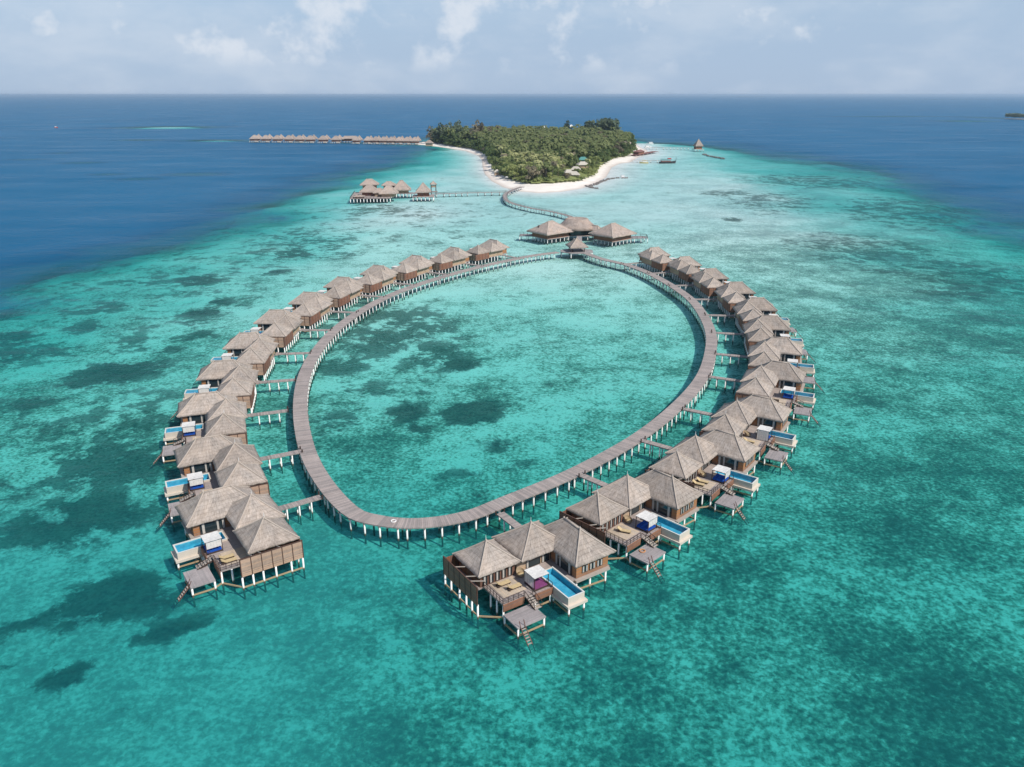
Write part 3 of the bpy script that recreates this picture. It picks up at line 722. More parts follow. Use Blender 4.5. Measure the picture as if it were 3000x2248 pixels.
protoR, protoL = make_villa(1), make_villa(-1)
DB = {(s, c, p): None for s in (1,-1) for c, p in (('blue_cloth','outer'),)}
KM = kidmap()
used = {}
def instance(key, maker):
    if key not in used:
        o = maker(); used[key] = o; KM.update(kidmap()); return o
    return copy_tree(used[key], KM)
used[('villa',1)] = None; used[('villa',-1)] = None
bedsR = {0:('purple_cloth','side'),3:('blue_cloth','full')}
for side, rows, flip in (('right', RIGHT, 1), ('left', LEFT, -1)):
    proto = protoR if flip > 0 else protoL
    for i, (cx, cy, yaw) in enumerate(rows):
        v = proto if i == 0 else copy_tree(proto, KM)
        v.location = (cx, cy, 0); v.rotation_euler.z = R(yaw)
        where = f'{ORD[i]} from the near end of the {"right-hand" if flip > 0 else "left-hand"} row'
        lab = f'thatched stilt villa with plunge pool, {where}'
        if i == 0: lab = 'nearest thatched stilt villa, with a purple daybed on its deck' if flip > 0 else 'nearest thatched stilt villa on the left, woven privacy screen facing the camera'
        if i == 11: lab = f'thatched stilt villa, last of the {"right-hand" if flip > 0 else "left-hand"} row, beside the spa end of the ring'
        tag(v, lab, 'villa', 'thatched stilt villas around the ring walkway')
        # daybed on every deck
        cl, pn = bedsR.get(i, ('blue_cloth','outer')) if flip > 0 else ('blue_cloth','front')
        b = instance(('bed',flip,cl,pn), lambda: make_daybed(flip, cl, pn))
        b.location = local(cx, cy, yaw, 11.1, 9.75, flip, ZD+.004) if flip > 0 else local(cx, cy, yaw, 11.6, 9.85, flip, ZD+.004)
        b.rotation_euler.z = R(yaw)
        nm = {'purple_cloth':'purple'}.get(cl, 'blue')
        lab = f'canopied {nm} daybed of the villa {where}'
        if nm == 'purple': lab = 'white-canopied daybed with purple mattress on the nearest villa deck'
        if pn == 'full': lab = 'canopied daybed with its striped white curtain drawn, fourth villa of the right-hand row'
        tag(b, lab[:200], 'daybed', 'canopied daybeds on the villa decks')
        lo = {1:{0:[(8.3,5.6,0),(9.9,6.5,0)],1:[(9.3,6.0,25)],2:[(8.6,5.2,8),(8.8,6.6,8)],3:[(9.0,6.0,0)]},-1:{0:[(10.5,4.6,0),(10.5,5.9,0)],1:[(10.3,5.2,0)]}}[flip].get(i, [])
        for k, (u, w_, a) in enumerate(lo):
            s = instance(('lounger',), lambda: make_lounger(1)); s.location = local(cx, cy, yaw, u, w_, flip, ZD+.064)
            s.scale = (1.2,1.2,1.1); s.rotation_euler.z = R(yaw+a+(180 if flip < 0 else 90 if i == 0 else 0))
            tag(s, f'{"single" if len(lo)==1 else ("inner" if k==0 else "outer")} lounger of the villa {where}', 'sun lounger', 'sun loungers on the villa decks')
        if flip > 0 and i < 4:
            ch = instance(('egg',), make_egg_chair); ch.location = local(cx, cy, yaw, 7.75, 9.15, flip, ZD+.004); ch.rotation_euler.z = R(yaw+190)
            tag(ch, f'round wicker chair of the villa {where}', 'chair', 'wicker chairs on the villa decks')

# orange ring lying on a lower deck
def torus(name, loc, Rr, r, mat, lab, cat):
    m = MB(); n, k = 20, 8; vs = []
    for i in range(n):
        a = 2*math.pi*i/n
        for j in range(k):
            b = 2*math.pi*j/k; vs.append(((Rr+r*math.cos(b))*math.cos(a),(Rr+r*math.cos(b))*math.sin(a), r+r*math.sin(b)))
    m.add(vs, [(i*k+j,((i+1)%n)*k+j,((i+1)%n)*k+(j+1)%k,i*k+(j+1)%k) for i in range(n) for j in range(k)])
    o = m.obj(name, M[mat], None, True); o.location = loc; tag(o, lab, cat); return o
cx, cy, yw = RIGHT[1]
torus('life_ring', local(cx,cy,yw,14.2,4.6,1,1.904), .45, .10, 'orange', 'orange ring lying on the lower deck of the second right-hand villa', 'ring')
torus('life_ring', P(1153,1528,2.705), .42, .09, 'white_paint', 'white ring lying on the planks at the near bend of the walkway', 'ring')

# ------------------------------------------------------------------ walkways
def catmull(pts, closed, step):
    n = len(pts); out = []
    rng_ = range(n if closed else n-1)
    for i in rng_:
        g = lambda k: Vector((*pts[k % n], 0)) if closed else Vector((*pts[min(max(k,0),n-1)], 0))
        p0, p1, p2, p3 = g(i-1), g(i), g(i+1), g(i+2)
        m = max(2, int((p2-p1).length/step))
        for j in range(m):
            t = j/m; t2, t3 = t*t, t*t*t
            out.append(.5*((2*p1)+(p2-p0)*t+(2*p0-5*p1+4*p2-p3)*t2+(3*p1-p0-3*p2+p3)*t3))
    if not closed: out.append(Vector((*pts[-1], 0)))
    return out
def normals(pts, closed):
    n = len(pts); N = []
    for i in range(n):
        a = pts[(i-1) % n] if closed or i else pts[0]; b = pts[(i+1) % n] if closed or i < n-1 else pts[-1]
        d = (b-a).normalized(); N.append(Vector((-d.y, d.x, 0)))
    return N
def walkway(root, pts, closed, w, z, every, rail=None, r=.15, over=.18, th=.22, maxpost=100, zend=None):
    N = normals(pts, closed); n = len(pts); mb = MB(); L = 0
    rr = random.Random(3)
    cnt = n if closed else n-1
    for i in range(cnt):
        a, b = pts[i], pts[(i+1) % n]; na, nb = N[i], N[(i+1) % n]; l = (b-a).length
        j0 = rr.uniform(-.03,.03)
        A = [a+na*w, a-na*w, b-nb*w, b+nb*w]
        vs = [(p.x,p.y,z) for p in A] + [(p.x,p.y,z-th) for p in A]
        mb.add(vs, [(0,1,2,3),(7,6,5,4),(0,3,7,4),(1,5,6,2)], [[(L,0),(L,2*w),(L+l,2*w),(L+l,0)]]*2+[[(L,0),(L+l,0),(L+l,.2),(L,.2)],[(L,0),(L,.2),(L+l,.2),(L+l,0)]]); L += l
    if not closed:
        pass
    posts = []; acc = every*.5
    for i in range(cnt):
        l = (pts[(i+1) % n]-pts[i]).length; acc += l
        if acc >= every:
            acc -= every
            for s in (-1, 1): posts.append(pts[i]+N[i]*(s*(w-.22)))
            a, b = pts[i]-N[i]*(w+over), pts[i]+N[i]*(w+over)
            mb.beam((a.x,a.y,z-th-.11),(b.x,b.y,z-th-.11),.16,.2)
    mb.obj('deck', M['deck_path'], root)
    posts.sort(key=lambda p: p.length)
    extra = MB()
    for k, p in enumerate(posts):
        zb = bed(p.x, p.y)-.3
        if zb < -6: zb = -6
        if k < maxpost: MB().cyl((p.x,p.y,zb),(p.x,p.y,z-th),r,r,8).obj('pile', M['post'], root, True)
        else: extra.cyl((p.x,p.y,zb),(p.x,p.y,z-th),r,r,6)
    if extra.v: extra.obj('piles', M['post'], root, True)['kind'] = 'stuff'
    if rail:
        q = MB()
        for s in (-1, 1):
            for i in range(0, n-1):
                a, b = pts[i]+N[i]*(s*(w-.06)), pts[i+1]+N[i+1]*(s*(w-.06))
                q.beam((a.x,a.y,z+rail),(b.x,b.y,z+rail),.09,.07); q.beam((a.x,a.y,z+rail*.5),(b.x,b.y,z+rail*.5),.05,.05)
                if i % 2 == 0: q.beam((a.x,a.y,z),(a.x,a.y,z+rail),.09,.09)
        q.obj('railing', M['dark_wood'], root)

outer = [(42,349.5),(51.5,336.5),(58.0,320.6),(63.0,299.6),(66.2,277.1),(66.0,255.3),(63.4,232.3),(58.2,211.2),(51.0,190.7),(40.6,170.8),(28.1,152.3),(13.4,136.0),(-.5,124.0),(-6.2,119.4),(-12,116.9),(-18,116.1),(-24.4,117.4),(-30.0,121.0),
         (-37.5,132.5),(-44.4,147.4),(-51.2,168.6),(-56.0,190.9),(-58.0,212.8),(-57.3,235.3),(-54.0,256.2),(-47.9,277.6),(-38.9,297.4),(-27.6,316.0),(-14.4,333.6),(-2,347.6)]
RW = 1.65
cen = []
for i in range(len(outer)):
    a, b = Vector(outer[max(i-1,0)]), Vector(outer[min(i+1,len(outer)-1)]); d = (b-a).normalized(); nn = Vector((d.y, -d.x))   # inwards (clockwise walk)
    cen.append(tuple(Vector(outer[i]) + nn*RW))
G = [P(1640.5,737,2.6), P(1736.4,733,2.6), P(1652,742.7,2.6), P(1712.6,742.7,2.6)]
cen = [(34.6,362.0)] + cen + [(10,357.0),(21.5,364.6)]
ring = empty('ring_walkway', (0,0,0)); tag(ring, 'long oval boardwalk on white piles linking all the villas around the lagoon', 'walkway')
walkway(ring, catmull(cen, False, 1.35), False, RW, 2.7, 2.7, r=.16)
kb = 0
for side, rows, flip in (('right', RIGHT, 1), ('left', LEFT, -1)):
    for i, (cx, cy, yaw) in enumerate(rows):
        o = empty('footbridge', local(cx,cy,yaw,-9.4,17.15,flip,0), 0)
        a, b = local(cx,cy,yaw,-9.6 if i != 0 or flip < 0 else -10.2,17.15,flip), local(cx,cy,yaw,-.5,17.15,flip)
        base = o.location.copy()
        pts = [(a.lerp(b, k/7)-base) for k in range(8)]
        mb = MB(); d = (b-a).normalized(); nn = Vector((-d.y,d.x,0)); w = .78
        A = [pts[0]+nn*w, pts[0]-nn*w, pts[-1]-nn*w, pts[-1]+nn*w]; L = (b-a).length
        vs = [(p.x,p.y,2.692) for p in A]+[(p.x,p.y,2.46) for p in A]
        mb.add(vs, [(0,1,2,3),(7,6,5,4),(0,3,7,4),(1,5,6,2),(3,2,6,7),(0,4,5,1)], [[(0,0),(0,1.6),(L,1.6),(L,0)]]*2+[[(0,0),(L,0),(L,.2),(0,.2)],[(0,0),(0,.2),(L,.2),(L,0)]]+[[(0,0),(0,1),(.2,1),(.2,0)]]*2)
        mb.obj('deck', M['deck_path'], o)
        for k in (2.1,4.4,6.7):
            c = pts[0].lerp(pts[-1], k/9.2)
            for s in (-1, 1):
                p = c+nn*(s*.6); MB().cyl((p.x,p.y,-4),(p.x,p.y,2.46),.13,.13,8).obj('pile', M['post'], o, True)
        for s in (-1,1):
            p = pts[0]+nn*(s*(w+.1)); MB().box(p.x-.12,p.x+.12,p.y-.12,p.y+.12,2.5,3.35).obj('bollard', M['dark_wood'], o)
        tag(o, f'plank footbridge to the {ORD[i]} villa from the near end of the {"right-hand" if flip>0 else "left-hand"} row', 'footbridge', 'footbridges between ring walkway and villas')

sw = [(1531,547.8),(1517,551),(1501.5,557),(1487,564),(1479,573),(1483.5,586),(1497,593.5),(1515,599.8),(1560,610.5),(1605.5,618),(1650.7,628),(1677,637),(1692,647)]
o = empty('curved_walkway'); tag(o, 'S-shaped railed boardwalk from the beach to the spa roofs', 'walkway')
walkway(o, catmull([P(x,y,2.3)[:2] for x,y in sw], False, 4.0), False, 1.5, 2.3, 6.5, rail=1.0, r=.2)
ww = [(1482,562.5),(1440,563.5),(1400,564.5),(1352.6,565.6),(1300,567.5),(1262,569)]
o = empty('straight_walkway'); tag(o, 'straight railed boardwalk from the beach path to the small thatched bar hut', 'walkway')
walkway(o, catmull([P(x,y,2.3)[:2] for x,y in ww], False, 4.0), False, 1.4, 2.3, 5.5, rail=1.0, r=.22)

# ------------------------------------------------------------------ pavilion, spa, restaurant, huts
def hip(parent, c, yaw, sx, sy, ze, zr, ridge=0.0, mat='thatch_pink', seed=1, n=10, m=5, capw=.18):
    mb, A, top = roof_mb(-sx/2,sx/2,-sy/2,sy/2,ze,zr,(-ridge/2-.02,0),(ridge/2+.02,0),n=n,m=m,sag=.12,rag=.10,seed=seed,skirt=.4)
    o = mb.obj('roof', M[mat], parent, True); o.location = c; o.rotation_euler.z = yaw
    k = caps(A, top, ze, .12, capw).obj('ridge_cap', M['ridge'], o, True)
    return o
def rect(c, yaw, x, y): return Vector((c[0]+x*math.cos(yaw)-y*math.sin(yaw), c[1]+x*math.sin(yaw)+y*math.cos(yaw), 0))
def room(parent, c, yaw, sx, sy, z0, z1, mat='wall_red_x'):
    m = MB(); m.box(-sx/2,sx/2,-sy/2,-sy/2+.15,z0,z1); m.box(-sx/2,sx/2,sy/2-.15,sy/2,z0,z1); m.box(-sx/2,-sx/2+.15,-sy/2+.15,sy/2-.15,z0,z1); m.box(sx/2-.15,sx/2,-sy/2+.15,sy/2-.15,z0,z1)
    o = m.obj('wall', M[mat], parent); o.location = c; o.rotation_euler.z = yaw; return o
def slab(parent, c, yaw, sx, sy, z, mat='deck', name='deck', th=.3):
    o = MB().box(-sx/2,sx/2,-sy/2,sy/2,z-th,z).obj(name, M[mat], parent); o.location = c; o.rotation_euler.z = yaw; return o
def stilts(parent, c, yaw, sx, sy, z, nx, ny, r=.18, edge=True):
    for i in range(nx):
        for j in range(ny):
            if edge and 0 < i < nx-1 and 0 < j < ny-1: continue
            p = rect(c, yaw, -sx/2+.3+i*(sx-.6)/(nx-1), -sy/2+.3+j*(sy-.6)/(ny-1))
            MB().cyl((p.x,p.y,-3),(p.x,p.y,z),r,r,7).obj('pile', M['post'], parent, True)

gz = empty('gazebo'); tag(gz, 'small square thatched pavilion on an octagonal deck at the far end of the ring', 'pavilion')
gc = Vector((30.6, 367.6, 0))
oc = [(gc.x+8.2*math.cos(R(22.5+45*k)), gc.y+6.6*math.sin(R(22.5+45*k))) for k in range(8)]
MB().prism(oc, 2.36, 2.694).obj('deck', M['deck_grey'], gz)
for p in oc: MB().cyl((p[0]*.96+gc.x*.04,p[1]*.96+gc.y*.04,-3),(p[0]*.96+gc.x*.04,p[1]*.96+gc.y*.04,2.36),.18,.18,8).obj('pile', M['post'], gz, True)
hip(gz, gc, R(12), 8.8, 8.8, 5.1, 8.9, 0, seed=31)
for a in (-1,1):
    for b in (-1,1):
        p = rect(gc, R(12), a*2.9, b*2.9); MB().cyl((p.x,p.y,2.69),(p.x,p.y,5.1),.18,.16,8).obj('pillar', M['dark_wood'], gz, True)
bn = MB()
for a in (-1,1):
    p, q = rect(gc, R(12), a*2.7, -2.4), rect(gc, R(12), a*2.7, 2.4); bn.beam((p.x,p.y,3.1),(q.x,q.y,3.1),.5,.1)
bn.obj('bench', M['wall_beige'], gz)

sp = empty('spa_building'); tag(sp, 'three-roofed thatched spa on piles, its middle roof with a sunken round top', 'building')
fl_, frr = P(1595,717,0), P(1803.8,725,0)
cl, cr = fl_+Vector((3.5,10.5,0)), frr+Vector((-.5,10.5,0))
cc = (cl+cr)/2 + Vector((-1.5,12,0))
for c, sd, yw in ((cl,41,R(38)),(cr,43,R(42))):
    c = Vector((c.x,c.y,0))
    hip(sp, c, yw, 19.0, 16.5, 5.2, 10.4, 3.0, seed=sd)
    room(sp, c, yw, 14.5, 12.5, 2.6, 5.3); slab(sp, c, yw, 15.2, 13.2, 2.6); stilts(sp, c, yw, 15, 13, 2.3, 6, 6)
gb = MB(); gb.add([(-.8,-.1,0),(.8,-.1,0),(0,.9,1.3),(0,-.1,1.2)],[(0,1,3),(1,2,3),(2,0,3),(0,2,1)]); g_ = gb.obj('gable_vent', M['dark_wood'], sp); g_.location = (cl.x-6.5,cl.y-1.5,7.2); g_.rotation_euler.z = R(-60)
# middle roof: frustum with a sunken disc
fm = MB(); n = 24; prof = [(11.6,5.4),(9.0,7.4),(6.9,9.2),(5.8,10.5),(5.3,10.7),(4.8,10.3),(.05,9.7)]; vs, uvv = [], []
for j,(r_,z_) in enumerate(prof):
    for i in range(n):
        a = 2*math.pi*i/n; vs.append((r_*math.cos(a)*1.0, r_*math.sin(a)*.85, z_)); uvv.append((a*7, j*2.0))
fs = [(j*n+i,j*n+(i+1)%n,(j+1)*n+(i+1)%n,(j+1)*n+i) for j in range(len(prof)-1) for i in range(n)]
fs.append(tuple(range(n))[::-1])
fm.add(vs, fs, [[uvv[q] for q in f] for f in fs]); ro = fm.obj('roof', M['thatch_pink'], sp, True); ro.location = cc
hipl = [((cl+cc)/2, R(40)), ((cr+cc)/2, R(-40))]
for c, yw in hipl: hip(sp, Vector((c.x,c.y+3.5,0)), yw, 10, 6, 5.2, 7.6, 5, seed=47)
w_ = MB(); w_.prism([(cc.x+8.4*math.cos(2*math.pi*i/12), cc.y+7*math.sin(2*math.pi*i/12)) for i in range(12)], 2.6, 5.4); w_.obj('wall', M['glass'], sp)
slab(sp, cc, 0, 19, 15, 2.55); stilts(sp, cc, 0, 18.6, 14.6, 2.25, 6, 4)
ew = cr+Vector((13.0,4.5,0)); slab(sp, ew, R(8), 11, 6, 2.55, 'deck_grey'); stilts(sp, ew, R(8), 11, 6, 2.3, 4, 2, .15)
ww_ = cl+Vector((-12,3.5,0)); slab(sp, ww_, R(-10), 8, 6, 2.55, 'deck_grey'); stilts(sp, ww_, R(-10), 8, 6, 2.3, 3, 2, .15)
rl = MB()
for c, hx, hy in ((ew,5.4,2.9),(ww_,3.9,2.9)):
    for a, b in (((-hx,-hy),(hx,-hy)),((hx,-hy),(hx,hy)),((-hx,hy),(hx,hy)),((-hx,-hy),(-hx,hy))):
        rl.beam((c.x+a[0],c.y+a[1],3.6),(c.x+b[0],c.y+b[1],3.6),.12,.1)
        for k in range(5):
            x, y = c.x+a[0]+(b[0]-a[0])*k/4, c.y+a[1]+(b[1]-a[1])*k/4; rl.beam((x,y,2.5),(x,y,3.6),.12,.12)
rl.obj('railing', M['dark_wood'], sp)
br = MB(); br.beam((cc.x+1,cc.y-6,2.5),(gc.x+2,gc.y+6,2.5),2.6,.25); br.obj('link_bridge', M['deck_grey'], sp)
for k in range(4):
    t = (k+.5)/4; x, y = cc.x+1+(gc.x+1-cc.x)*t, cc.y-6+(gc.y+12-cc.y)*t
    MB().cyl((x,y,-3),(x,y,2.38),.16,.16,7).obj('pile', M['post'], sp, True)
yd = P(1750,703,0)
slab(sp, Vector((yd.x, yd.y+4, 0)), 0, 16, 6, 2.45, 'deck_grey')

rs = empty('overwater_restaurant'); tag(rs, 'cluster of six thatched roofs on a broad piled deck west of the island', 'building')
zr_ = lambda x, y: (1000+x/4.424, 500+y/4.424)
base = P(*zr_(330,418)); W_ = metres(560/4.424, base); yb = base.y
def rx(x): return metres((x-330)/4.424, base)+base.x
dc = Vector((rx(340), yb+20, 0)); DW = metres(500/4.424, base)
slab(rs, dc, R(6), DW, 40, 3.0, 'deck'); stilts(rs, dc, R(6), DW, 40, 2.7, 13, 3, .28)
slab(rs, Vector((rx(740), yb+33, 0)), R(3), metres(330/4.424, base), 8, 3.0, 'deck_grey'); stilts(rs, Vector((rx(740), yb+33, 0)), R(3), metres(330/4.424, base), 8, 2.7, 8, 2, .25)
for (x, oy, wd, ze, zr2, sd, rg) in ((268,36,215,9.5,14.2,51,4),(515,38,170,8.8,12.2,52,3),(690,34,215,5.9,13.4,53,2),(315,19,225,6.2,11.6,54,3),(455,15,150,6.0,9.8,57,2),(575,13,215,5.8,12.2,55,2),(228,4,120,4.4,6.2,56,3)):
    s_ = metres(wd/4.424, base)*1.14; ze -= .4; zr2 -= 1.3; c = Vector((rx(x), yb+oy, 0))
    hip(rs, c, R(6), s_, min(s_*.75, 17), ze, zr2, rg, seed=sd, n=8, m=4)
    room(rs, c, R(6), s_*.72, min(s_*.5, 11), 3.0, ze-.2, 'wall_beige' if sd % 2 else 'wall_red_x')
rl = MB()
for a, b in (((-DW/2,-20),(DW/2,-20)),((-DW/2,-20),(-DW/2,20))):
    pa, pb = rect(dc, R(6), *a), rect(dc, R(6), *b); rl.beam((pa.x,pa.y,4.0),(pb.x,pb.y,4.0),.18,.12)
    for k in range(13):
        q = pa.lerp(pb, k/12); rl.beam((q.x,q.y,3.0),(q.x,q.y,4.0),.18,.18)
rl.obj('railing', M['dark_wood'], rs)

hb = empty('bar_hut'); tag(hb, 'single pyramid-roofed hut on piles beside the restaurant walkway', 'hut')
b2 = P(*zr_(1055,400)); s_ = metres(195/4.424, b2); c2 = Vector((b2.x, b2.y+s_*.55, 0))
hip(hb, c2, R(4), s_, s_*.9, 6.2, 12.4, .6, seed=61); slab(hb, c2, R(4), s_*1.4, s_*1.1, 3.2); stilts(hb, c2, R(4), s_*1.36, s_*1.06, 2.9, 6, 3, .28); room(hb, c2, R(4), s_*.75, s_*.6, 3.2, 6.0, 'wall_red_x')
tw = empty('lookout_hut'); b3 = P(*zr_(1185,340)); tag(tw, 'tiny thatched lookout kiosk on legs right of the bar hut', 'hut')
c3 = Vector((b3.x, b3.y+8, 0)); hip(tw, c3, R(10), 5.0, 5.0, 8.6, 10.6, 0, seed=62, n=5, m=3); slab(tw, c3, R(10), 6, 6, 3.0)
for a in (-1,1):
    for b in (-1,1):
        p = rect(c3, R(10), a*1.8, b*1.8); MB().cyl((p.x,p.y,-3),(p.x,p.y,8.6),.2,.2,6).obj('pillar', M['dark_wood'], tw, True)
room(tw, c3, R(10), 3.4, 3.4, 6.2, 7.4, 'wall_beige')

# far rows of small villas on the north-west jetty
zf = lambda x, y: (700+x/3.687, 360+y/3.687)
proto = None
def make_far_villa():
    r = empty('distant_villa')
    hip(r, Vector((0,0,0)), 0, 15.5, 11, 5.6, 11.4, 3.0, seed=71, n=6, m=3, capw=.25); hip(r, Vector((4,7,0)), 0, 11, 9, 6.0, 12.6, 0, seed=72, n=6, m=3, capw=.25)
    room(r, Vector((0,0,0)), 0, 13, 8.5, 3.0, 5.4, 'wall_red_x'); slab(r, Vector((0,-1,0)), 0, 15, 11, 3.0, 'deck')
    MB().box(1.5,6.2,-7.5,-5.0,1.0,2.9).obj('plunge_pool', M['cream'], r)
    for x in (-7,-4.2,-1.4,1.4,4.2,7): MB().cyl((x,-6,-2),(x,-6,2.7),.3,.3,6).obj('pile', M['post'], r, True)
    return r
fv = make_far_villa(); KM = kidmap()
lx = [165,285,410,535,650,765,905,1045]; rx2 = [1265,1390,1475,1560,1645,1730,1815,1900]
for k, x in enumerate(lx + rx2):
    y = np.interp(x, [120,1230,1250,1950], [214,228,232,242])
    c = P(*zf(x, y)); o = fv if k == 0 else copy_tree(fv, KM)
    o.location = (c.x, c.y+6, 0); o.rotation_euler.z = R(-4)
    if k > 7: o.scale = (.82,1,1)
    seg = f'{ORD[k]} from the outer tip of the long north-western jetty' if k < 8 else f'{ORD[k-8]} after the gap on the island half of the north-western jetty'
    tag(o, f'distant thatched stilt villa, {seg}', 'villa', 'distant stilt villas along the north-western jetty')
o = empty('villa_jetty'); tag(o, 'long boardwalk behind the distant stilt villas, tied to the island', 'jetty')
pj = [P(*zf(x, y)) for x, y in ((130,208),(700,214),(1240,222),(1950,234),(2090,240))]
walkway(o, catmull([(p.x, p.y+22) for p in pj], False, 12), False, 1.8, 3.0, 24, r=.3)
hj = empty('jetty_reception'); tag(hj, 'long low red-walled building in the gap between the two distant villa groups', 'building')
c = P(*zf(1185,224)); c.y += 18; c.z = 0
hip(hj, c, R(-4), 30, 12, 6.5, 10.5, 18, seed=75, n=6, m=3); room(hj, c, R(-4), 26, 8, 3.0, 6.3); slab(hj, c, R(-4), 28, 11, 3.0); stilts(hj, c, R(-4), 28, 11, 2.7, 7, 2, .28)

# ------------------------------------------------------------------ island
bb = np.array(ISLE); ix = np.arange(bb[:,0].min()-12, bb[:,0].max()+12, 4.0); iy = np.arange(bb[:,1].min()-12, bb[:,1].max()+12, 4.0)
IX, IY = np.meshgrid(ix, iy); ins = inside(IX, IY, ISLE); D_ = seg_dist(IX, IY, ISLE)*np.where(ins, 1, -1)
IZ = np.clip(D_*.07, -1.2, 1.7) + np.where(D_ > 15, (vnoise(IX, IY, .05, 3, 9)-.5)*.5, 0)
F = grid_faces(len(ix), len(iy)); keep = (D_.ravel()[F] > -14).any(1); F = F[keep]
u_, inv = np.unique(F, return_inverse=True); V = np.stack([IX, IY, IZ], -1).reshape(-1,3)[u_]
me = np_mesh('beach', V, inv.reshape(-1,4), M['sand'], True); o = bpy.data.objects.new('beach', me); COL.objects.link(o); o['kind'] = 'structure'

def frond_crown(nf, L, seed, up=.5):
    r = random.Random(seed); V, Fc = [], []
    for k in range(nf):
        az = 2*math.pi*k/nf + r.uniform(-.25,.25); el = r.uniform(-.1, up*2.0); l = L*r.uniform(.8,1.1)
        d = Vector((math.cos(az), math.sin(az), 0)); side = Vector((-d.y, d.x, 0)); p = Vector((0,0,0)); e = el; prev = None
        ns = 5
        for j in range(ns+1):
            t = j/ns; w = .85*math.sin(math.pi*(.12+.84*t))*l/4.5
            row = [p+side*w+Vector((0,0,-w*.45)), p, p-side*w+Vector((0,0,-w*.45))]
            b = len(V); V += [tuple(q) for q in row]
            if prev is not None: Fc += [(prev,prev+1,b+1,b),(prev+1,prev+2,b+2,b+1)]
            prev = b; p = p + (d*math.cos(e)+Vector((0,0,math.sin(e))))*(l/ns); e -= .42
    return np.array(V), np.array(Fc)
def blob_crown(n, rx, rz, leaf, seed, lobes=6, flat=.75):
    r = np.random.default_rng(seed); cs = r.normal(size=(lobes,3))*np.array([rx*.48, rx*.48, rz*.35]); rs = rx*r.uniform(.35,.6,lobes)
    V, Fc = [], []
    for k in range(n):
        i = r.integers(lobes); d = r.normal(size=3); d /= np.linalg.norm(d); d[2] = abs(d[2])*1.0-.35*(r.random() < .4)
        q = cs[i] + d*rs[i]*np.array([1,1,rz/rx])*r.uniform(.75,1.05)
        nrm = d + r.normal(size=3)*.5; nrm /= np.linalg.norm(nrm); a = np.cross(nrm, r.normal(size=3)); a /= np.linalg.norm(a); b = np.cross(nrm, a)
        s = leaf*r.uniform(.6,1.3); o = len(V)
        V += [q-a*s-b*s*.6, q+a*s*.2-b*s, q+a*s+b*s*.5, q-a*s*.3+b*s]; Fc.append((o,o+1,o+2,o+3))
    return np.array(V), np.array(Fc)
def trunk(h, r0, r1, lean, seed, palm=True):
    m = MB(); p = Vector((0,0,-.3)); q = None; n = 5; rr = random.Random(seed); a = rr.uniform(0,6.28)
    pts = [Vector((lean*math.cos(a)*(k/n)**1.6, lean*math.sin(a)*(k/n)**1.6, -.3+(h+.3)*k/n)) for k in range(n+1)]
    for k in range(n): m.cyl(pts[k], pts[k+1], r0+(r1-r0)*k/n, r0+(r1-r0)*(k+1)/n, 6, False)
    if not palm:
        for k in range(4):
            b = 2*math.pi*k/4+rr.random(); m.cyl(pts[3], pts[3]+Vector((math.cos(b)*h*.3, math.sin(b)*h*.3, h*.32)), r1*.8, r1*.3, 5, False)
    return m, pts[-1]
PROT = []
def proto_tree(kind, seed):
    if kind == 'palm':
        h = 11+seed % 3*1.6; m, top = trunk(h, .26, .15, 1.2, seed); V, Fc = frond_crown(13, 4.6, seed); V = V + np.array(top); mat = 'palm_leaf'
    elif kind == 'casuarina':
        h = 9; m, top = trunk(h, .4, .18, .6, seed, False); V, Fc = blob_crown(460, 5.4, 9.0, .80, seed, 11); V = V + np.array((0,0,9.5)); mat = 'dark_leaf'
    elif kind == 'bush':
        m, top = trunk(2.0, .25, .12, .3, seed, False); V, Fc = blob_crown(190, 4.0, 2.6, .62, seed, 6); V = V + np.array((0,0,3.0)); mat = 'broad_leaf'
    else:
        h = 6.0; m, top = trunk(h, .42, .2, .5, seed, False); V, Fc = blob_crown(260, 4.8, 3.8, .72, seed, 7); V = V + np.array((0,0,7.4)); mat = 'broad_leaf'
    return m, V, Fc, mat
VARI = [('palm',1),('palm',2),('palm',3),('palm',4),('broad',5),('broad',6),('bush',7),('bush',8),('casuarina',9)]
TREES = {k: proto_tree(*k) for k in VARI}
tree_src = {}
NAMES = {'palm':'palm_tree','broad':'broadleaf_tree','bush':'beach_shrub','casuarina':'casuarina_tree'}
CATS = {'palm':'palm tree','broad':'tree','bush':'shrub','casuarina':'tree'}
LABS = {'palm':'coconut palm with arching fronds in the grove covering the island','broad':'round-crowned green tree among the palms on the island','bush':'low leafy shrub in the green belt above the white beach','casuarina':'tall dark feathery tree standing above the palms at the back of the island'}
def place_tree(k, x, y, z, s, a, matname=None, label=None, group=None):
    key = (k, matname)
    if key not in tree_src:
        m, V, Fc, mat = TREES[k]; r = empty(NAMES[k[0]])
        m.obj('trunk', M['trunk'], r, True)
        c = bpy.data.objects.new('crown', np_mesh('crown', V, Fc, M[matname or mat])); COL.objects.link(c); c.parent = r
        tree_src[key] = r; KM[r.name] = [o for o in bpy.data.objects if o.parent == r]
    else: r = copy_tree(tree_src[key], KM)
    r.location = (x,y,z); r.scale = (s,s,s); r.rotation_euler.z = a
    tag(r, label or LABS[k[0]], CATS[k[0]], group or (f'{CATS[k[0]]}s of the island grove' if not label else None)); return r

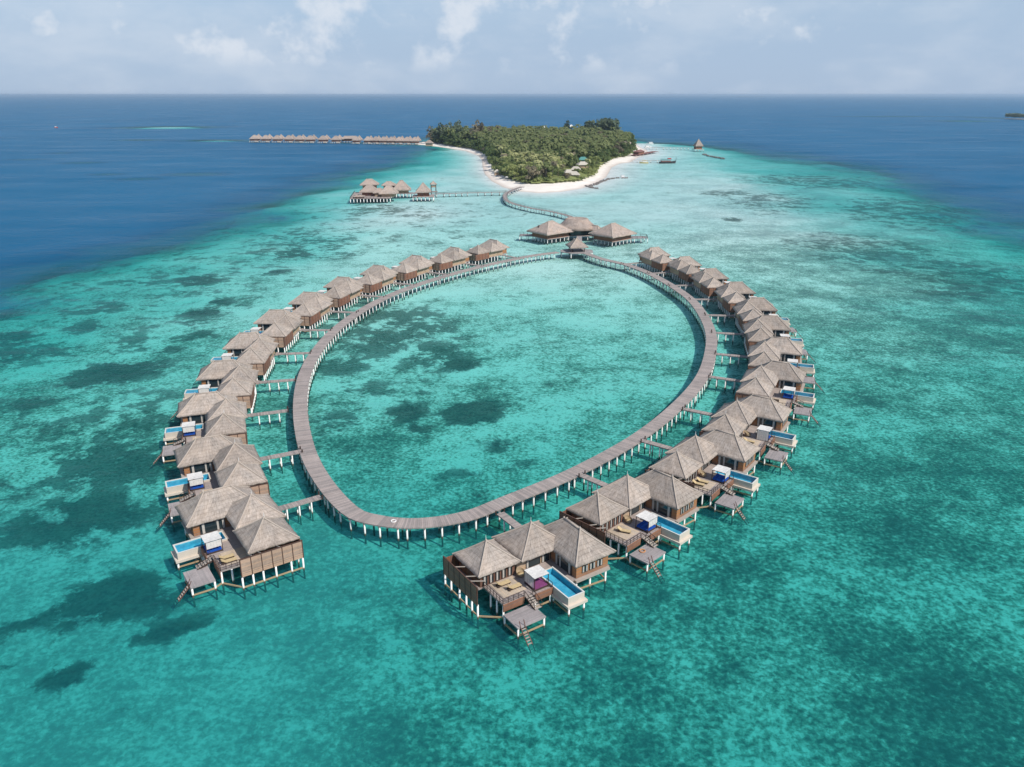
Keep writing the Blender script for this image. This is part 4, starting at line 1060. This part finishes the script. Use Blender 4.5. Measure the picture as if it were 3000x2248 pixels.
vb = np.array(VEG); cand = []
sp_ = 6.2
for gx in np.arange(vb[:,0].min(), vb[:,0].max(), sp_):
    for gy in np.arange(vb[:,1].min(), vb[:,1].max(), sp_*1.15):
        cand.append((gx+rng.uniform(-2.6,2.6), gy+rng.uniform(-2.8,2.8)))
cand = np.array(cand); ok = inside(cand[:,0], cand[:,1], VEG); cand = cand[ok]
dv = seg_dist(cand[:,0], cand[:,1], VEG)
clear = [P(1520+x/6.144, 350+y/6.144, 3)[:2] for x, y in ((1150,815),(890,955),(1025,915),(990,1005))]
keepm = np.ones(len(cand), bool)
for q in clear: keepm &= ~((np.abs(cand[:,0]-q[0]) < 9) & (cand[:,1] < q[1]+8) & (cand[:,1] > q[1]-16))
cand, dv = cand[keepm], dv[keepm]
order = np.argsort(np.hypot(cand[:,0], cand[:,1]))
def pick(x, y, d, r):
    if d < 9: return ('bush', 7+int(r*2)) if r < .72 else ('broad', 5)
    n = vnoise(np.array([x]), np.array([y]), .018, 3, 21)[0]
    if y < 800: return (('broad', 5+int(r*6) % 2) if r < .45 else ('bush', 7) if r < .58 else ('palm', 1+int(r*97) % 4))
    if n > .62 and r < .6: return ('broad', 5+int(r*10) % 2)
    return ('palm', 1+int(r*97) % 4) if r < .78 else ('broad', 6)
cnt = {}; FV, FF, FM = {}, {}, {}
for idx in order:
    x, y = cand[idx]; d = dv[idx]; r = rng.random()
    if d < 3.5: continue
    k = pick(x, y, d, r)
    s = rng.uniform(.68, 1.32)*np.interp(y, [700,850,1050,1250], [1.0,1.1,1.2,1.25]); a = rng.uniform(0, 6.28); z = 1.2
    mat = None; q = rng.random()
    for hx, hy in clear:
        if abs(x-hx) < 10 and hy-80 < y < hy+4: s *= .58; k = ('bush', 7) if k[0] == 'palm' else k; break
    if k[0] == 'broad' and q < .08: mat = 'dry_leaf'
    if k[0] == 'palm' and q < .05: mat = 'dry_leaf'
    if sum(cnt.values()) < 290:
        place_tree(k, x, y, z, s, a, mat); cnt[k[0]] = cnt.get(k[0], 0)+1
    else:
        m, V, Fc, mt = TREES[k]; mt = mat or mt
        if k[0] == 'palm' and rng.random() < .8:
            pass
        c_, s_ = math.cos(a), math.sin(a); W = V*s; W = np.stack([W[:,0]*c_-W[:,1]*s_+x, W[:,0]*s_+W[:,1]*c_+y, W[:,2]+z], -1)
        n0 = FM.get(mt, 0); FV.setdefault(mt, []).append(W); FF.setdefault(mt, []).append(Fc+n0); FM[mt] = n0+len(W)
# the rest of the grove as one mass
allV, allF, mi, off = [], [], [], 0; mats = list(FV)
for j, mt in enumerate(mats):
    v = np.concatenate(FV[mt]); f = np.concatenate(FF[mt]); allV.append(v); allF.append(f+off); mi.append(np.full(len(f), j)); off += len(v)
me = np_mesh('grove', np.concatenate(allV), np.concatenate(allF), M[mats[0]])
for mt in mats[1:]: me.materials.append(M[mt])
me.polygons.foreach_set('material_index', np.concatenate(mi).astype(np.int32)); me.update()
o = bpy.data.objects.new('grove', me); COL.objects.link(o); tag(o, 'dense palm and broadleaf grove filling the middle of the island', 'grove', None, 'stuff')
# shaded floor of leaf litter and low growth under the trees
ux = np.arange(vb[:,0].min(), vb[:,0].max(), 4.0); uy = np.arange(vb[:,1].min(), vb[:,1].max(), 4.0); UX, UY = np.meshgrid(ux, uy)
Iu = inside(UX, UY, VEG); Du = seg_dist(UX, UY, VEG)*np.where(Iu, 1, -1)
UZ = 1.0 + np.clip(Du, -3, 12)*.22 + vnoise(UX, UY, .15, 3, 4)*2.0
F = grid_faces(len(ux), len(uy)); F = F[(Du.ravel()[F] > 1).all(1)]; u_, inv = np.unique(F, return_inverse=True)
me = np_mesh('undergrowth', np.stack([UX,UY,UZ],-1).reshape(-1,3)[u_], inv.reshape(-1,4), M['broad_leaf'], True)
o = bpy.data.objects.new('undergrowth', me); COL.objects.link(o); tag(o, 'low undergrowth beneath the island palms', 'undergrowth', None, 'stuff')
# the tall dark trees on the skyline
zi = lambda x, y: (1520+x/6.144, 350+y/6.144); zi2 = lambda x, y: (1240+x/6.9125, 350+y/6.9125)
tall = [(zi(860,350),1.25,'tall dark narrow tree on the skyline beside the dish mast'),(zi(1330,345),1.15,'dark spreading tree left in the skyline clump on the right'),(zi(1470,335),1.6,'tallest dark tree of the skyline clump on the right'),(zi(1620,345),1.35,'dark tree at the right end of the skyline clump'),
        (zi2(200,500),1.0,'grey-brown feathery tree at the far left tip of the grove'),(zi2(380,500),1.1,'dark feathery tree second from the far left tip of the grove'),(zi2(640,520),1.35,'tall feathery tree third from the left tip of the grove'),
        (zi2(1080,540),1.45,'tall brownish feathery tree between the left trees and the palms'),(zi2(1880,470),.95,'dark crown rising at the middle of the island skyline'),(zi(420,380),.9,'dark tree behind the white tower')]
for k, (q, s, lab) in enumerate(tall):
    y_ = {0:1330,1:1300,2:1290,3:1270,4:1270,5:1255,6:1240,7:1180,8:1330,9:1360}[k]
    th = (q[0]-1500)/FPX; x_ = th*(y_*math.cos(PITCH)+CAM_H*math.sin(PITCH))
    t_ = place_tree(('broad',5+k % 2) if k in (1,2,3) else ('casuarina',9), x_, y_, 1.0, s*((2.5,2.3,2.4)[k-1] if k in (1,2,3) else 1.25), k*1.3, 'dry_leaf' if k in (4,7) else 'dark_leaf', lab)
for k, (zx, zy, y_, s) in enumerate(((140,0,1262,1.0),(290,0,1250,1.25),(470,0,1245,1.3),(560,0,1235,1.2),(730,0,1215,1.2),(860,0,1205,1.1),(960,0,1195,1.3),(1180,0,1190,1.35),(1300,0,1200,1.1),(330,0,1268,1.3),(640,0,1255,1.3))):
    th = (zi2(zx,0)[0]-1500)/FPX; x_ = th*(y_*math.cos(PITCH)+CAM_H*math.sin(PITCH))
    place_tree(('casuarina',9) if k % 3 else ('broad',6), x_, y_, 1.0, s*(1.2 if k % 3 else 1.5), k*.9, 'dry_leaf' if k in (0,7,8) else None, 'tall grey-green tree in the clump at the western end of the island', 'tall trees at the western end of the island')
lm = P(*zi(540,740)); t_ = place_tree(('broad',5), lm.x, lm.y, 1.0, 1.25, .4, 'lime_leaf', 'bright lime-green tree in the middle of the grove')
lm = P(*zi(640,735)); t_ = place_tree(('bush',7), lm.x, lm.y, 3.0, 1.5, .4, 'lime_leaf', 'bright lime-green shrub right of the lime tree in the grove')

def hut(c, yaw, sx, sy, ze, zr, roofmat, lab, cat='hut', z0=1.2):
    o = empty('beach_hut'); tag(o, lab, cat, 'huts among the island trees')
    if roofmat in ('thatch_pink','thatch'): hip(o, c, yaw, sx, sy, ze, zr, sx*.3, roofmat, seed=81, n=5, m=3)
    else:
        mb, A, top = roof_mb(-sx/2,sx/2,-sy/2,sy/2,ze,zr,(-sx*.2,0),(sx*.2,0),n=4,m=2,sag=.02,rag=.02,seed=3); r_ = mb.obj('roof', M[roofmat], o); r_.location = c; r_.rotation_euler.z = yaw
    room(o, c, yaw, sx*.8, sy*.75, z0, ze, 'wall_beige'); return o
def at(x, y, z): p = P(*zi(x, y), z); p.z = 0; return p
hut(at(1150,815,8), R(15), 12, 9, 8.0, 11.0, 'grey_roof', 'pale-roofed hut in a clearing, the largest of the four on the right')
hut(at(1160,755,8)+Vector((0,6,0)), R(10), 11, 8, 9.0, 12.0, 'teal_roof', 'teal-roofed shed just behind the pale hut in the clearing')
hut(at(1025,915,6), R(-10), 10, 8, 6.5, 9.5, 'grey_roof', 'small pale-roofed hut in front of the largest clearing hut')
hut(at(890,955,6), R(20), 9, 7, 6.0, 8.6, 'grey_roof', 'low pale-roofed hut, leftmost in the clearing')
hut(at(990,1005,5), R(-5), 11, 8, 5.5, 8.5, 'grey_roof', 'pale-roofed hut nearest the beach in the clearing')
hut(at(1860,450,9), R(-20), 30, 16, 9.0, 15.0, 'thatch_pink', 'large pinkish thatched hall above the eastern beach')
hut(at(990,435,14), R(5), 12, 8, 15.0, 17.0, 'white_paint', 'small white-roofed building among the palms below the dish mast', 'building')
hut(P(1240+1510/6.9125,350+1080/6.9125,3)*1.0-Vector((0,0,3)), R(5), 8, 6, 3.6, 6.0, 'grey_roof', 'tiny straw-roofed hut at the edge of the western beach', 'hut', .8)
hut(P(1240+120/6.9125,350+480/6.9125,5)-Vector((0,0,5)), R(-5), 12, 9, 5.0, 9.0, 'thatch_pink', 'thatched arrival hut where the long jetty meets the island', 'hut', 1.0)
tw = empty('water_tower'); tag(tw, 'slim white tower poking above the palms at the skyline', 'tower')
ty = 1330; tx = (zi(447,0)[0]-1500)/FPX*(ty*math.cos(PITCH)+24.8)
MB().cyl((tx,ty,1),(tx,ty,21),1.1,1.0,10).obj('shaft', M['white_paint'], tw, True); MB().cyl((tx,ty,21),(tx,ty,24.5),1.9,1.9,12).obj('tank', M['white_paint'], tw, True)
dm = empty('dish_mast'); tag(dm, 'white satellite dish on a mast beside the narrow skyline tree', 'antenna')
tx = (zi(935,0)[0]-1500)/FPX*(ty*math.cos(PITCH)+24.8)
MB().cyl((tx,ty,1),(tx,ty,23),.4,.25,8).obj('mast', M['white_paint'], dm, True)
dd = MB(); vs = [(0,0,0)]+[(r_*math.cos(a*math.pi/6), -r_*r_*.12, r_*math.sin(a*math.pi/6)) for r_ in (1.5,3.0) for a in range(12)]
fs = [(0,1+(i+1)%12,1+i) for i in range(12)]+[(1+i,1+(i+1)%12,13+(i+1)%12,13+i) for i in range(12)]
dd.add(vs, fs); d_ = dd.obj('dish', M['white_paint'], dm, True); d_.location = (tx,ty-.5,23.5); d_.rotation_euler = (R(-20),0,R(25))

# beach furniture at the foot of the western shrubs
zb = lambda x, y: P(1240+x/6.9125, 350+y/6.9125, 0)
for k, (x, y) in enumerate(((1600,1225),(1690,1245))):
    c = zb(x, y); o = empty('beach_parasol'); o.location = (c.x,c.y,.9); tag(o, f'white parasol at the edge of the western beach shrubs, {"left" if k==0 else "right"} of two', 'parasol', 'parasols on the western beach')
    MB().cyl((0,0,0),(0,0,2.4),.06,.06,6).obj('pole', M['dark_wood'], o); MB().cyl((0,0,2.2),(0,0,3.0),1.9,.05,10).obj('canopy', M['white_cloth'], o)

# ------------------------------------------------------------------ eastern jetties, groynes, boats
zj = lambda x, y, z=0: P(1800+x/6.9125, 390+y/6.9125, z)
def straight_jetty(a, b, w, z, every, lab, n=14, r=.3):
    o = empty('jetty'); tag(o, lab, 'jetty', 'jetties east of the island'); walkway(o, [a.lerp(b, k/n)*1.0 for k in range(n+1)], False, w, z, every, r=r); return o
for a, b, w, lab in ((zj(640,325),zj(1640,340),1.6,'long thin pale jetty leading to the pavilion at the reef edge'),(zj(330,590),zj(960,600),1.4,'short dark jetty where the dhoni is moored')):
    a.z = b.z = 0; straight_jetty(a, b, w, 2.4, 5.5, lab, r=.42)
ep = empty('reef_pavilion'); tag(ep, 'pointed thatched pavilion at the end of the long eastern jetty', 'pavilion')
c = zj(1715,372); c.y += 8; c.z = 0; s_ = metres(160/6.9125, c)
hip(ep, c, R(10), s_, s_*.9, 6.5, 15.5, .5, seed=91, n=6, m=4); room(ep, c, R(10), s_*.75, s_*.65, 2.6, 6.4, 'wall_red_x'); slab(ep, c, R(10), s_*1.15, s_, 2.6, 'cream'); stilts(ep, c, R(10), s_*1.1, s_*.95, 2.3, 4, 3, .3)
rd = empty('boat_deck'); tag(rd, 'dark red timber deck with low roof on the eastern beach', 'deck')
a, b = zj(370,480), zj(830,400); a.z = b.z = 0; mm = (a+b)/2; yw = math.atan2(b.y-a.y, b.x-a.x)
slab(rd, mm, yw, (b-a).length, 9, 1.9, 'red_deck'); stilts(rd, mm, yw, (b-a).length, 9, 1.6, 7, 2, .25)
c = a.lerp(b, .25); mb, A, top = roof_mb(-11,11,-4.5,4.5,5.0,7.2,(-6,0),(6,0),n=5,m=2,sag=.05,rag=.02,seed=4); r_ = mb.obj('roof', M['red_deck'], rd); r_.location = c; r_.rotation_euler.z = yw
room(rd, c, yw, 20, 7, 1.9, 4.9, 'wall_red_x')
def groyne(name, pts, w, lab, h=.9):
    m = MB(); rr = random.Random(len(pts)+int(w*10)); pc = catmull([p[:2] for p in pts], False, 2.2)
    for p in pc:
        for k in range(2):
            x, y, s = p.x+rr.uniform(-w,w), p.y+rr.uniform(-w,w), rr.uniform(.6,1.2)
            vs = []
            for j, (zz, q) in enumerate(((-.8,1.15),(h*.45,1.0),(h,.5))):
                for i in range(6): vs.append((x+s*q*math.cos(i*1.047+k)*rr.uniform(.8,1.2), y+s*q*math.sin(i*1.047+k)*rr.uniform(.8,1.2), zz*rr.uniform(.85,1.15)))
            m.add(vs, [(j*6+i,j*6+(i+1)%6,(j+1)*6+(i+1)%6,(j+1)*6+i) for j in range(2) for i in range(6)]+[tuple(range(12,18))])
    o = m.obj(name, M['rock']); tag(o, lab, 'breakwater'); return o
groyne('groyne', [P(*zi(*q)) for q in ((1290,1205),(1400,1165),(1520,1110),(1640,1075),(1780,1060),(1930,1058))], 1.6, 'long curved rock groyne running out from the front beach')
groyne('groyne', [P(*zi(*q)) for q in ((1215,1205),(1310,1235),(1420,1247))], 1.0, 'short rock groyne at the foot of the front beach')
groyne('groyne', [zj(1810,430), zj(1900,462), zj(2050,490), zj(2200,520)], 2.0, 'thin dark rock breakwater beyond the eastern pavilion')

def boat(name, c, yaw, L, B, Hh, hull, lab, kind, cat='boat'):
    o = empty(name, (c.x,c.y,0), yaw); tag(o, lab, cat, 'boats')
    m = MB(); n = 9; vs = []
    for i in range(n):
        t = i/(n-1); x = -L/2+L*t; w = B/2*(1-(max(0,t-.45)/.55)**2.2)*(.8+.2*min(1,t*4)); sh = Hh*(1+.5*max(0,t-.5)**2*4*(1.0 if kind!='dhoni' else 1.6))
        vs += [(x,w,sh),(x,w*.75,-.4),(x,-w*.75,-.4),(x,-w,sh)]
    fs = [(i*4+j,i*4+j+1,(i+1)*4+j+1,(i+1)*4+j) for i in range(n-1) for j in range(3)]+[(i*4+3,i*4,(i+1)*4,(i+1)*4+3) for i in range(n-1)]+[(0,3,2,1)]
    m.add(vs, fs); m.obj('hull', M[hull], o)
    if kind == 'dhoni':
        k = MB(); k.box(-L*.42,L*.2,-B*.42,B*.42,Hh+2.6,Hh+2.8)
        k.obj('canopy', M['hull_teal'], o); MB().box(-L*.4,L*.18,-B*.40,B*.40,Hh+.02,Hh+1.0).obj('cabin', M['red_deck'], o)
        for x in np.linspace(-L*.4,L*.18,6):
            for y in (-B*.38,B*.38): MB().box(x-.1,x+.1,y-.1,y+.1,Hh+1.003,Hh+2.6).obj('pillar', M['dark_wood'], o)
        MB().cyl((L*.5,0,Hh),(L*.52,0,Hh+5),.25,.12,6).obj('stem_post', M['dark_wood'], o); MB().box(L*.0,L*.2,-B*.3,B*.3,Hh+2.803,Hh+3.8).obj('wheelhouse', M['boat_red'], o)
    elif kind == 'cabin':
        MB().box(-L*.35,L*.15,-B*.36,B*.36,Hh+.02,Hh+1.6).obj('cabin', M['white_paint'], o); MB().box(-L*.40,L*.2,-B*.42,B*.42,Hh+1.8,Hh+1.95).obj('canopy', M['white_paint'] if hull != 'yellow' else M['yellow'], o)
        MB().box(.153*L,.16*L,-B*.3,B*.3,Hh+.6,Hh+1.4).obj('windscreen', M['glass'], o)
        for x in (-L*.38,L*.18):
            for y in (-B*.38,B*.38): MB().cyl((x,y,Hh),(x,y,Hh+1.8),.07,.07,5).obj('pillar', M['dark_wood'], o)
    return o
boat('dhoni_boat', zj(1075,610), R(8), 19, 4.6, 1.5, 'hull_dark', 'long dark canopied boat with a red wheelhouse moored at the short jetty', 'dhoni')
boat('tender_boat', zj(595,612), R(170), 10, 4.0, 1.3, 'yellow', 'cream-yellow cabin boat lying halfway along the short jetty', 'cabin')
boat('speedboat', zj(720,228), R(175), 11, 3.8, 1.4, 'white_paint', 'white speedboat farthest out beyond the eastern beach', 'cabin')
boat('speedboat', zj(680,300), R(5), 10, 3.6, 1.3, 'white_paint', 'white speedboat at the sandy end of the eastern beach', 'cabin')
boat('motor_boat', P(*zi(1880,1056)), R(10), 6, 2.2, .6, 'white_paint', 'small white boat at the tip of the long rock groyne', 'cabin')
boat('fishing_boat', P(165,375), R(0), 8, 3, 1.6, 'boat_red', 'tiny red boat alone on the open sea far to the left', 'cabin')

# far islet at the right edge and faint land on the horizon
c = P(2990,350); s_ = metres(52, c)
m = MB(); n = 20; pts = [(c.x+s_*.5*math.cos(2*math.pi*i/n), c.y+s_*.9*math.sin(2*math.pi*i/n)) for i in range(n)]
m.prism(pts, -1, 1.0); o = m.obj('sandbank', M['sand']); o['kind'] = 'structure'
isl = empty('wooded_islet'); tag(isl, 'far wooded islet on the sea at the right edge', 'islet')
V_, F_ = [], []; off = 0
for k in range(90):
    a, r_ = rng.uniform(0,6.28), math.sqrt(rng.random()); V, Fc = TREES[('broad',5)][1:3]
    s = rng.uniform(1.3,1.9); V_.append(V*s+np.array((c.x+s_*.44*r_*math.cos(a), c.y+s_*.8*r_*math.sin(a), -1))); F_.append(Fc[::2]+off); off += len(V)
me = np_mesh('tree_cover', np.concatenate(V_), np.concatenate(F_), M['dark_leaf']); o = bpy.data.objects.new('tree_cover', me); COL.objects.link(o); o.parent = isl; o['kind'] = 'stuff'
for x, w, nm in ((2175,60,'right'),(2225,26,'far right')):
    c = P(x, 283.5); s_ = metres(w, c); m = MB(); vs = []
    n = 14
    for i in range(n+1):
        t = i/n; hh = 22*math.sin(math.pi*t)**.5*(.7+.3*math.sin(t*17+x))
        vs += [(c.x-s_/2+s_*t, c.y, -2), (c.x-s_/2+s_*t, c.y+60, hh), (c.x-s_/2+s_*t, c.y+300, -2)]
    fs = [(i*3+j,(i+1)*3+j,(i+1)*3+j+1,i*3+j+1) for i in range(n) for j in range(2)]
    m.add(vs, fs); o = m.obj('terrain_far_land', M['dark_leaf'], None, True); o.name = 'distant_land'; o['kind'] = 'structure'

# ------------------------------------------------------------------ air
HZ = 5e-5
if HZ:
    hm = bpy.data.materials.new('haze_air'); hm.use_nodes = True; hn = hm.node_tree; hn.nodes.clear()
    ho = hn.nodes.new('ShaderNodeOutputMaterial'); hv = hn.nodes.new('ShaderNodeVolumePrincipled')
    hv.inputs['Color'].default_value = (.60,.80,1,1); hv.inputs['Density'].default_value = HZ; hv.inputs['Anisotropy'].default_value = .2
    hn.links.new(hv.outputs[0], ho.inputs['Volume'])
    o = MB().box(XS[0]-200,XS[-1]+200,YS[0]-200,YS[-1]+200,-float(depth.max())-1,84).obj('haze', hm); tag(o, 'thin pale sea haze', None, None, 'stuff')

# ------------------------------------------------------------------ sky, sun, camera
SUN_EL, SUN_AZ = R(47), R(-40)                                # azimuth from +X towards +Y
w = bpy.data.worlds.new('World'); S.world = w; w.use_nodes = True; nt = w.node_tree; nt.nodes.clear()
def N(t, **k):
    x = nt.nodes.new(t)
    for a, b in k.items(): setattr(x, a, b)
    return x
LK = nt.links.new
out = N('ShaderNodeOutputWorld'); bg = N('ShaderNodeBackground'); bg.inputs['Strength'].default_value = .10
sky = N('ShaderNodeTexSky', sky_type='NISHITA', sun_disc=False); sky.sun_elevation = SUN_EL; sky.sun_rotation = math.pi/2 - SUN_AZ
sky.altitude = 0; sky.air_density = 1.0; sky.dust_density = .4; sky.ozone_density = 2.0
tc = N('ShaderNodeTexCoord'); sx = N('ShaderNodeSeparateXYZ'); LK(tc.outputs['Generated'], sx.inputs[0])
def mth(op, a, b=0.0, clamp=False):
    x = N('ShaderNodeMath', operation=op, use_clamp=clamp)
    for i, q in enumerate((a, b)):
        if isinstance(q, (int, float)): x.inputs[i].default_value = q
        else: LK(q, x.inputs[i])
    return x.outputs[0]
def noi(vec, sc, det, ro, sca, loc=(0,0,0)):
    mp = N('ShaderNodeMapping'); mp.inputs['Scale'].default_value = sca; mp.inputs['Location'].default_value = loc; LK(vec, mp.inputs[0])
    x = N('ShaderNodeTexNoise'); x.inputs['Scale'].default_value = sc; x.inputs['Detail'].default_value = det; x.inputs['Roughness'].default_value = ro; LK(mp.outputs[0], x.inputs[0]); return x.outputs[0]
def mapr(v, a, b, c, d, sm=True):
    x = N('ShaderNodeMapRange', interpolation_type='SMOOTHSTEP' if sm else 'LINEAR'); LK(v, x.inputs[0])
    for i, q in enumerate((a,b,c,d)): x.inputs[i+1].default_value = q
    return x.outputs[0]
G_ = tc.outputs['Generated']
puff = noi(G_, 12.0, 7, .58, (1,1,1.25), (3.1,.4,.9)); veil = noi(G_, 5.0, 5, .6, (1,1,2.6), (1.7,2.2,0))
pf = mapr(puff, .50, .68, 0, 1); pf = mth('MULTIPLY', pf, mapr(sx.outputs[2], .012, .05, 0, 1)); vf = mapr(veil, .42, .70, 0, .36)
hz = mapr(sx.outputs[2], .03, .30, .92, .0)
cl_ = mth('MAXIMUM', mth('MULTIPLY', pf, .85), vf)
mh = N('ShaderNodeMix', data_type='RGBA'); LK(hz, mh.inputs[0]); LK(sky.outputs[0], mh.inputs[6]); mh.inputs[7].default_value = (3.05,4.05,5.55,1)
mx = N('ShaderNodeMix', data_type='RGBA'); LK(cl_, mx.inputs[0]); LK(mh.outputs[2], mx.inputs[6]); mx.inputs[7].default_value = (5.7,6.15,6.8,1)
LK(mx.outputs[2], bg.inputs['Color']); LK(bg.outputs[0], out.inputs[0])

ld = bpy.data.lights.new('sun', 'SUN'); ld.energy = 3.6; ld.angle = R(.55); ld.color = (1,.955,.88)
sun = bpy.data.objects.new('sun', ld); COL.objects.link(sun); sun.location = (60,-60,150)
sd = Vector((math.cos(SUN_EL)*math.cos(SUN_AZ), math.cos(SUN_EL)*math.sin(SUN_AZ), math.sin(SUN_EL)))
sun.rotation_euler = sd.to_track_quat('Z','Y').to_euler()

cd = bpy.data.cameras.new('camera'); cam = bpy.data.objects.new('camera', cd); COL.objects.link(cam); S.camera = cam
cam.location = (0,0,CAM_H); cam.rotation_euler = (math.pi/2-PITCH, 0, 0)
cd.sensor_width = 36; cd.lens = FPX/3000*36; cd.clip_end = 120000; cd.clip_start = .5

vs_ = S.view_settings; S.display_settings.display_device = 'sRGB'; vs_.view_transform = 'Standard'; vs_.look = 'None'; vs_.exposure = .35; vs_.gamma = 1; vs_.use_curve_mapping = False
cy = S.cycles; cy.use_denoising = True; cy.max_bounces = 8; cy.transparent_max_bounces = 12; cy.diffuse_bounces = 3; cy.glossy_bounces = 3; cy.caustics_reflective = False; cy.caustics_refractive = False; cy.sample_clamp_indirect = 6
